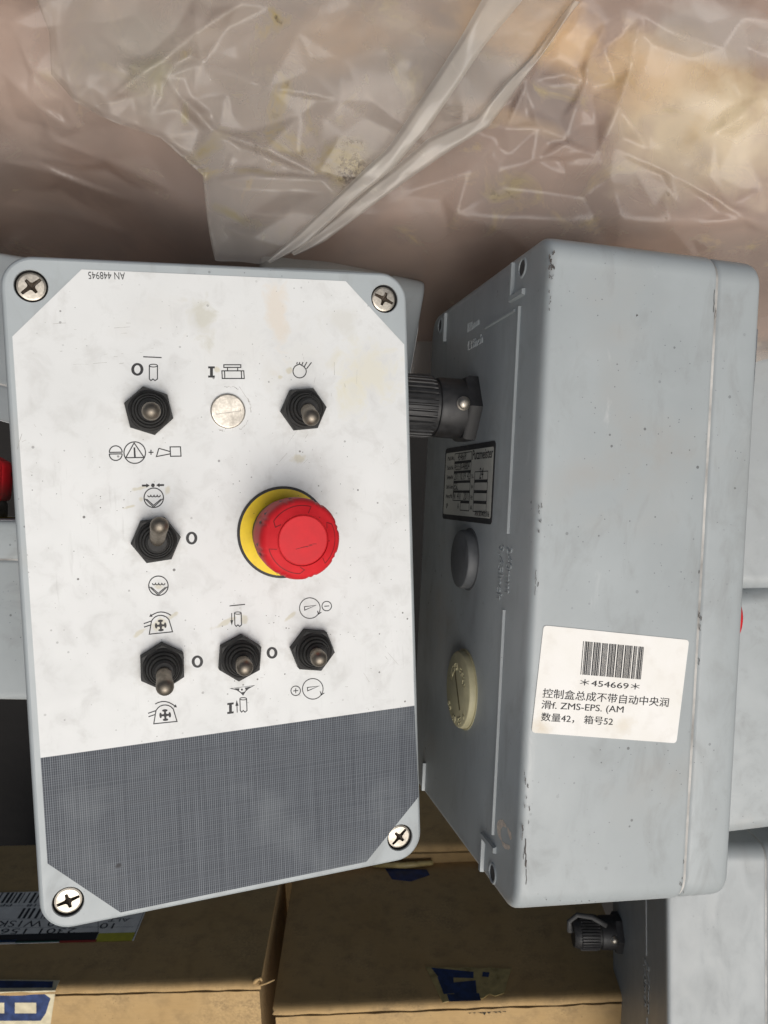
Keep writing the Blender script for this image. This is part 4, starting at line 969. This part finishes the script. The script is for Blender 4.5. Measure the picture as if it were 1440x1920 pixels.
def hem(Apl, Bpl, off, name):
    def at(pl, t):
        L = [0]
        for a, b in zip(pl, pl[1:]): L.append(L[-1]+math.dist(a, b))
        d = t*L[-1]
        for k in range(len(pl)-1):
            if d <= L[k+1]+1e-6: f_ = (d-L[k])/(L[k+1]-L[k]); return (pl[k][0]+(pl[k+1][0]-pl[k][0])*f_, pl[k][1]+(pl[k+1][1]-pl[k][1])*f_)
    def fn(t, w_):
        a, b = at(Apl, t), at(Bpl, t); x, y = a[0]+(b[0]-a[0])*w_, a[1]+(b[1]-a[1])*w_
        x += noise.noise((t*9, w_, 2))*2.5; y += noise.noise((t*9, w_, 9))*2.5
        return tocam(x, y, base_depth(x, min(y, 330))-off-2.2*smooth(0, .22, w_)*smooth(1.02, .85, w_)-noise.noise((t*5, w_*.8, 4))*4-noise.noise((t*16, w_*2, 1))*.8)
    v_, f_ = grid(fn, 0, 1, 0, 1, 110, 14); m2 = MB(); m2.add(v_, f_); return m2.build(name, HEM, bag, True)
hem([(1040, -220), (905, 0), (820, 140), (725, 280), (650, 350), (560, 435), (500, 488)], [(1110, -220), (980, 0), (910, 84), (800, 245), (735, 318), (660, 378), (575, 458), (506, 494)], 22, 'folded_hem')
hem([(1075, 0), (1000, 100), (890, 220), (800, 262), (720, 330), (600, 430), (545, 472)], [(1088, 4), (1010, 112), (918, 236), (822, 297), (722, 367), (610, 452), (552, 480)], 18, 'folded_hem')
# the contents
def content_mat():
    m_ = NT('wrapped goods'); n1 = m_.noise(8, 4); n2 = m_.noise(30, 6, .6); c = m_.mix(m_.rng(n1, .35, .65), (.185, .112, .088), (.34, .218, .165))
    for x, y, rx, ry, a, col, am in ((640, 30, 60, 18, 8, (.62, .38, .16), .85), (1010, 40, 60, 22, -12, (.78, .52, .24), .95), (1330, 120, 66, 20, -10, (.62, .44, .18), .9), (1350, 240, 66, 34, 0, (.86, .76, .52), .95), (1180, 110, 40, 20, 0, (.74, .54, .30), .85), (250, 70, 42, 30, 0, (.34, .34, .31), .8), (20, 110, 40, 46, 0, (.42, .30, .245), .8), (440, 40, 40, 26, 0, (.40, .29, .23), .6), (840, 110, 44, 18, -10, (.13, .095, .095), .85), (1020, 150, 46, 20, -10, (.11, .075, .075), .9), (1090, 215, 34, 14, -10, (.12, .08, .08), .8), (700, 330, 60, 30, 10, (.14, .095, .085), .6), (1200, 360, 70, 26, 8, (.17, .12, .10), .6), (1400, 30, 60, 16, 0, (.5, .5, .5), .7), (980, 205, 36, 6, -10, (.6, .45, .28), .6), (560, 170, 40, 30, 0, (.30, .22, .18), .5)):  # pale upper right patches paint light into the colour; patches between pleats darkened
        q = tocam(x, y, base_depth(x, y)); c = m_.mix(m_.math('MULTIPLY', m_.blob(q.x, q.y, rx, ry, a, n2, .6, q.z, .5), am), c, col)
    return m_.fin(c, .6)
def cont_fn(x, y):
    z = base_depth(x, y)+13+10*noise.noise((x/260, y/200, 3))+4*noise.noise((x/90, y/80, 8)); return tocam(x, y, z)
vs_, fs_ = grid(cont_fn, -220, 1660, -330, 640, 110, 64)
mb = MB(); mb.add(vs_, fs_)
nX, nY = 110, 64                                              # close the bundle at the back so it is a solid body
back = [i for i in range(nX+1)]+[j*(nX+1)+nX for j in range(1, nY+1)]+[nY*(nX+1)+i for i in range(nX-1, -1, -1)]+[j*(nX+1) for j in range(nY-1, 0, -1)]
b0 = len(mb.v); mb.v += [(mb.v[i][0], mb.v[i][1]+60, mb.v[i][2]-220) for i in back]; n = len(back)
mb.f += [[back[i], b0+i, b0+(i+1) % n, back[(i+1) % n]] for i in range(n)]+[[b0+i for i in range(n)]]; mb.m += [0]*(n+1)
bd = mb.build('wrapped_bundle', content_mat(), None, True); bd.matrix_world = ORIG
tag(bd, 'brown and tan wrapped bundle seen through the clear plastic bag', 'bundle')
bpy.context.view_layer.update()
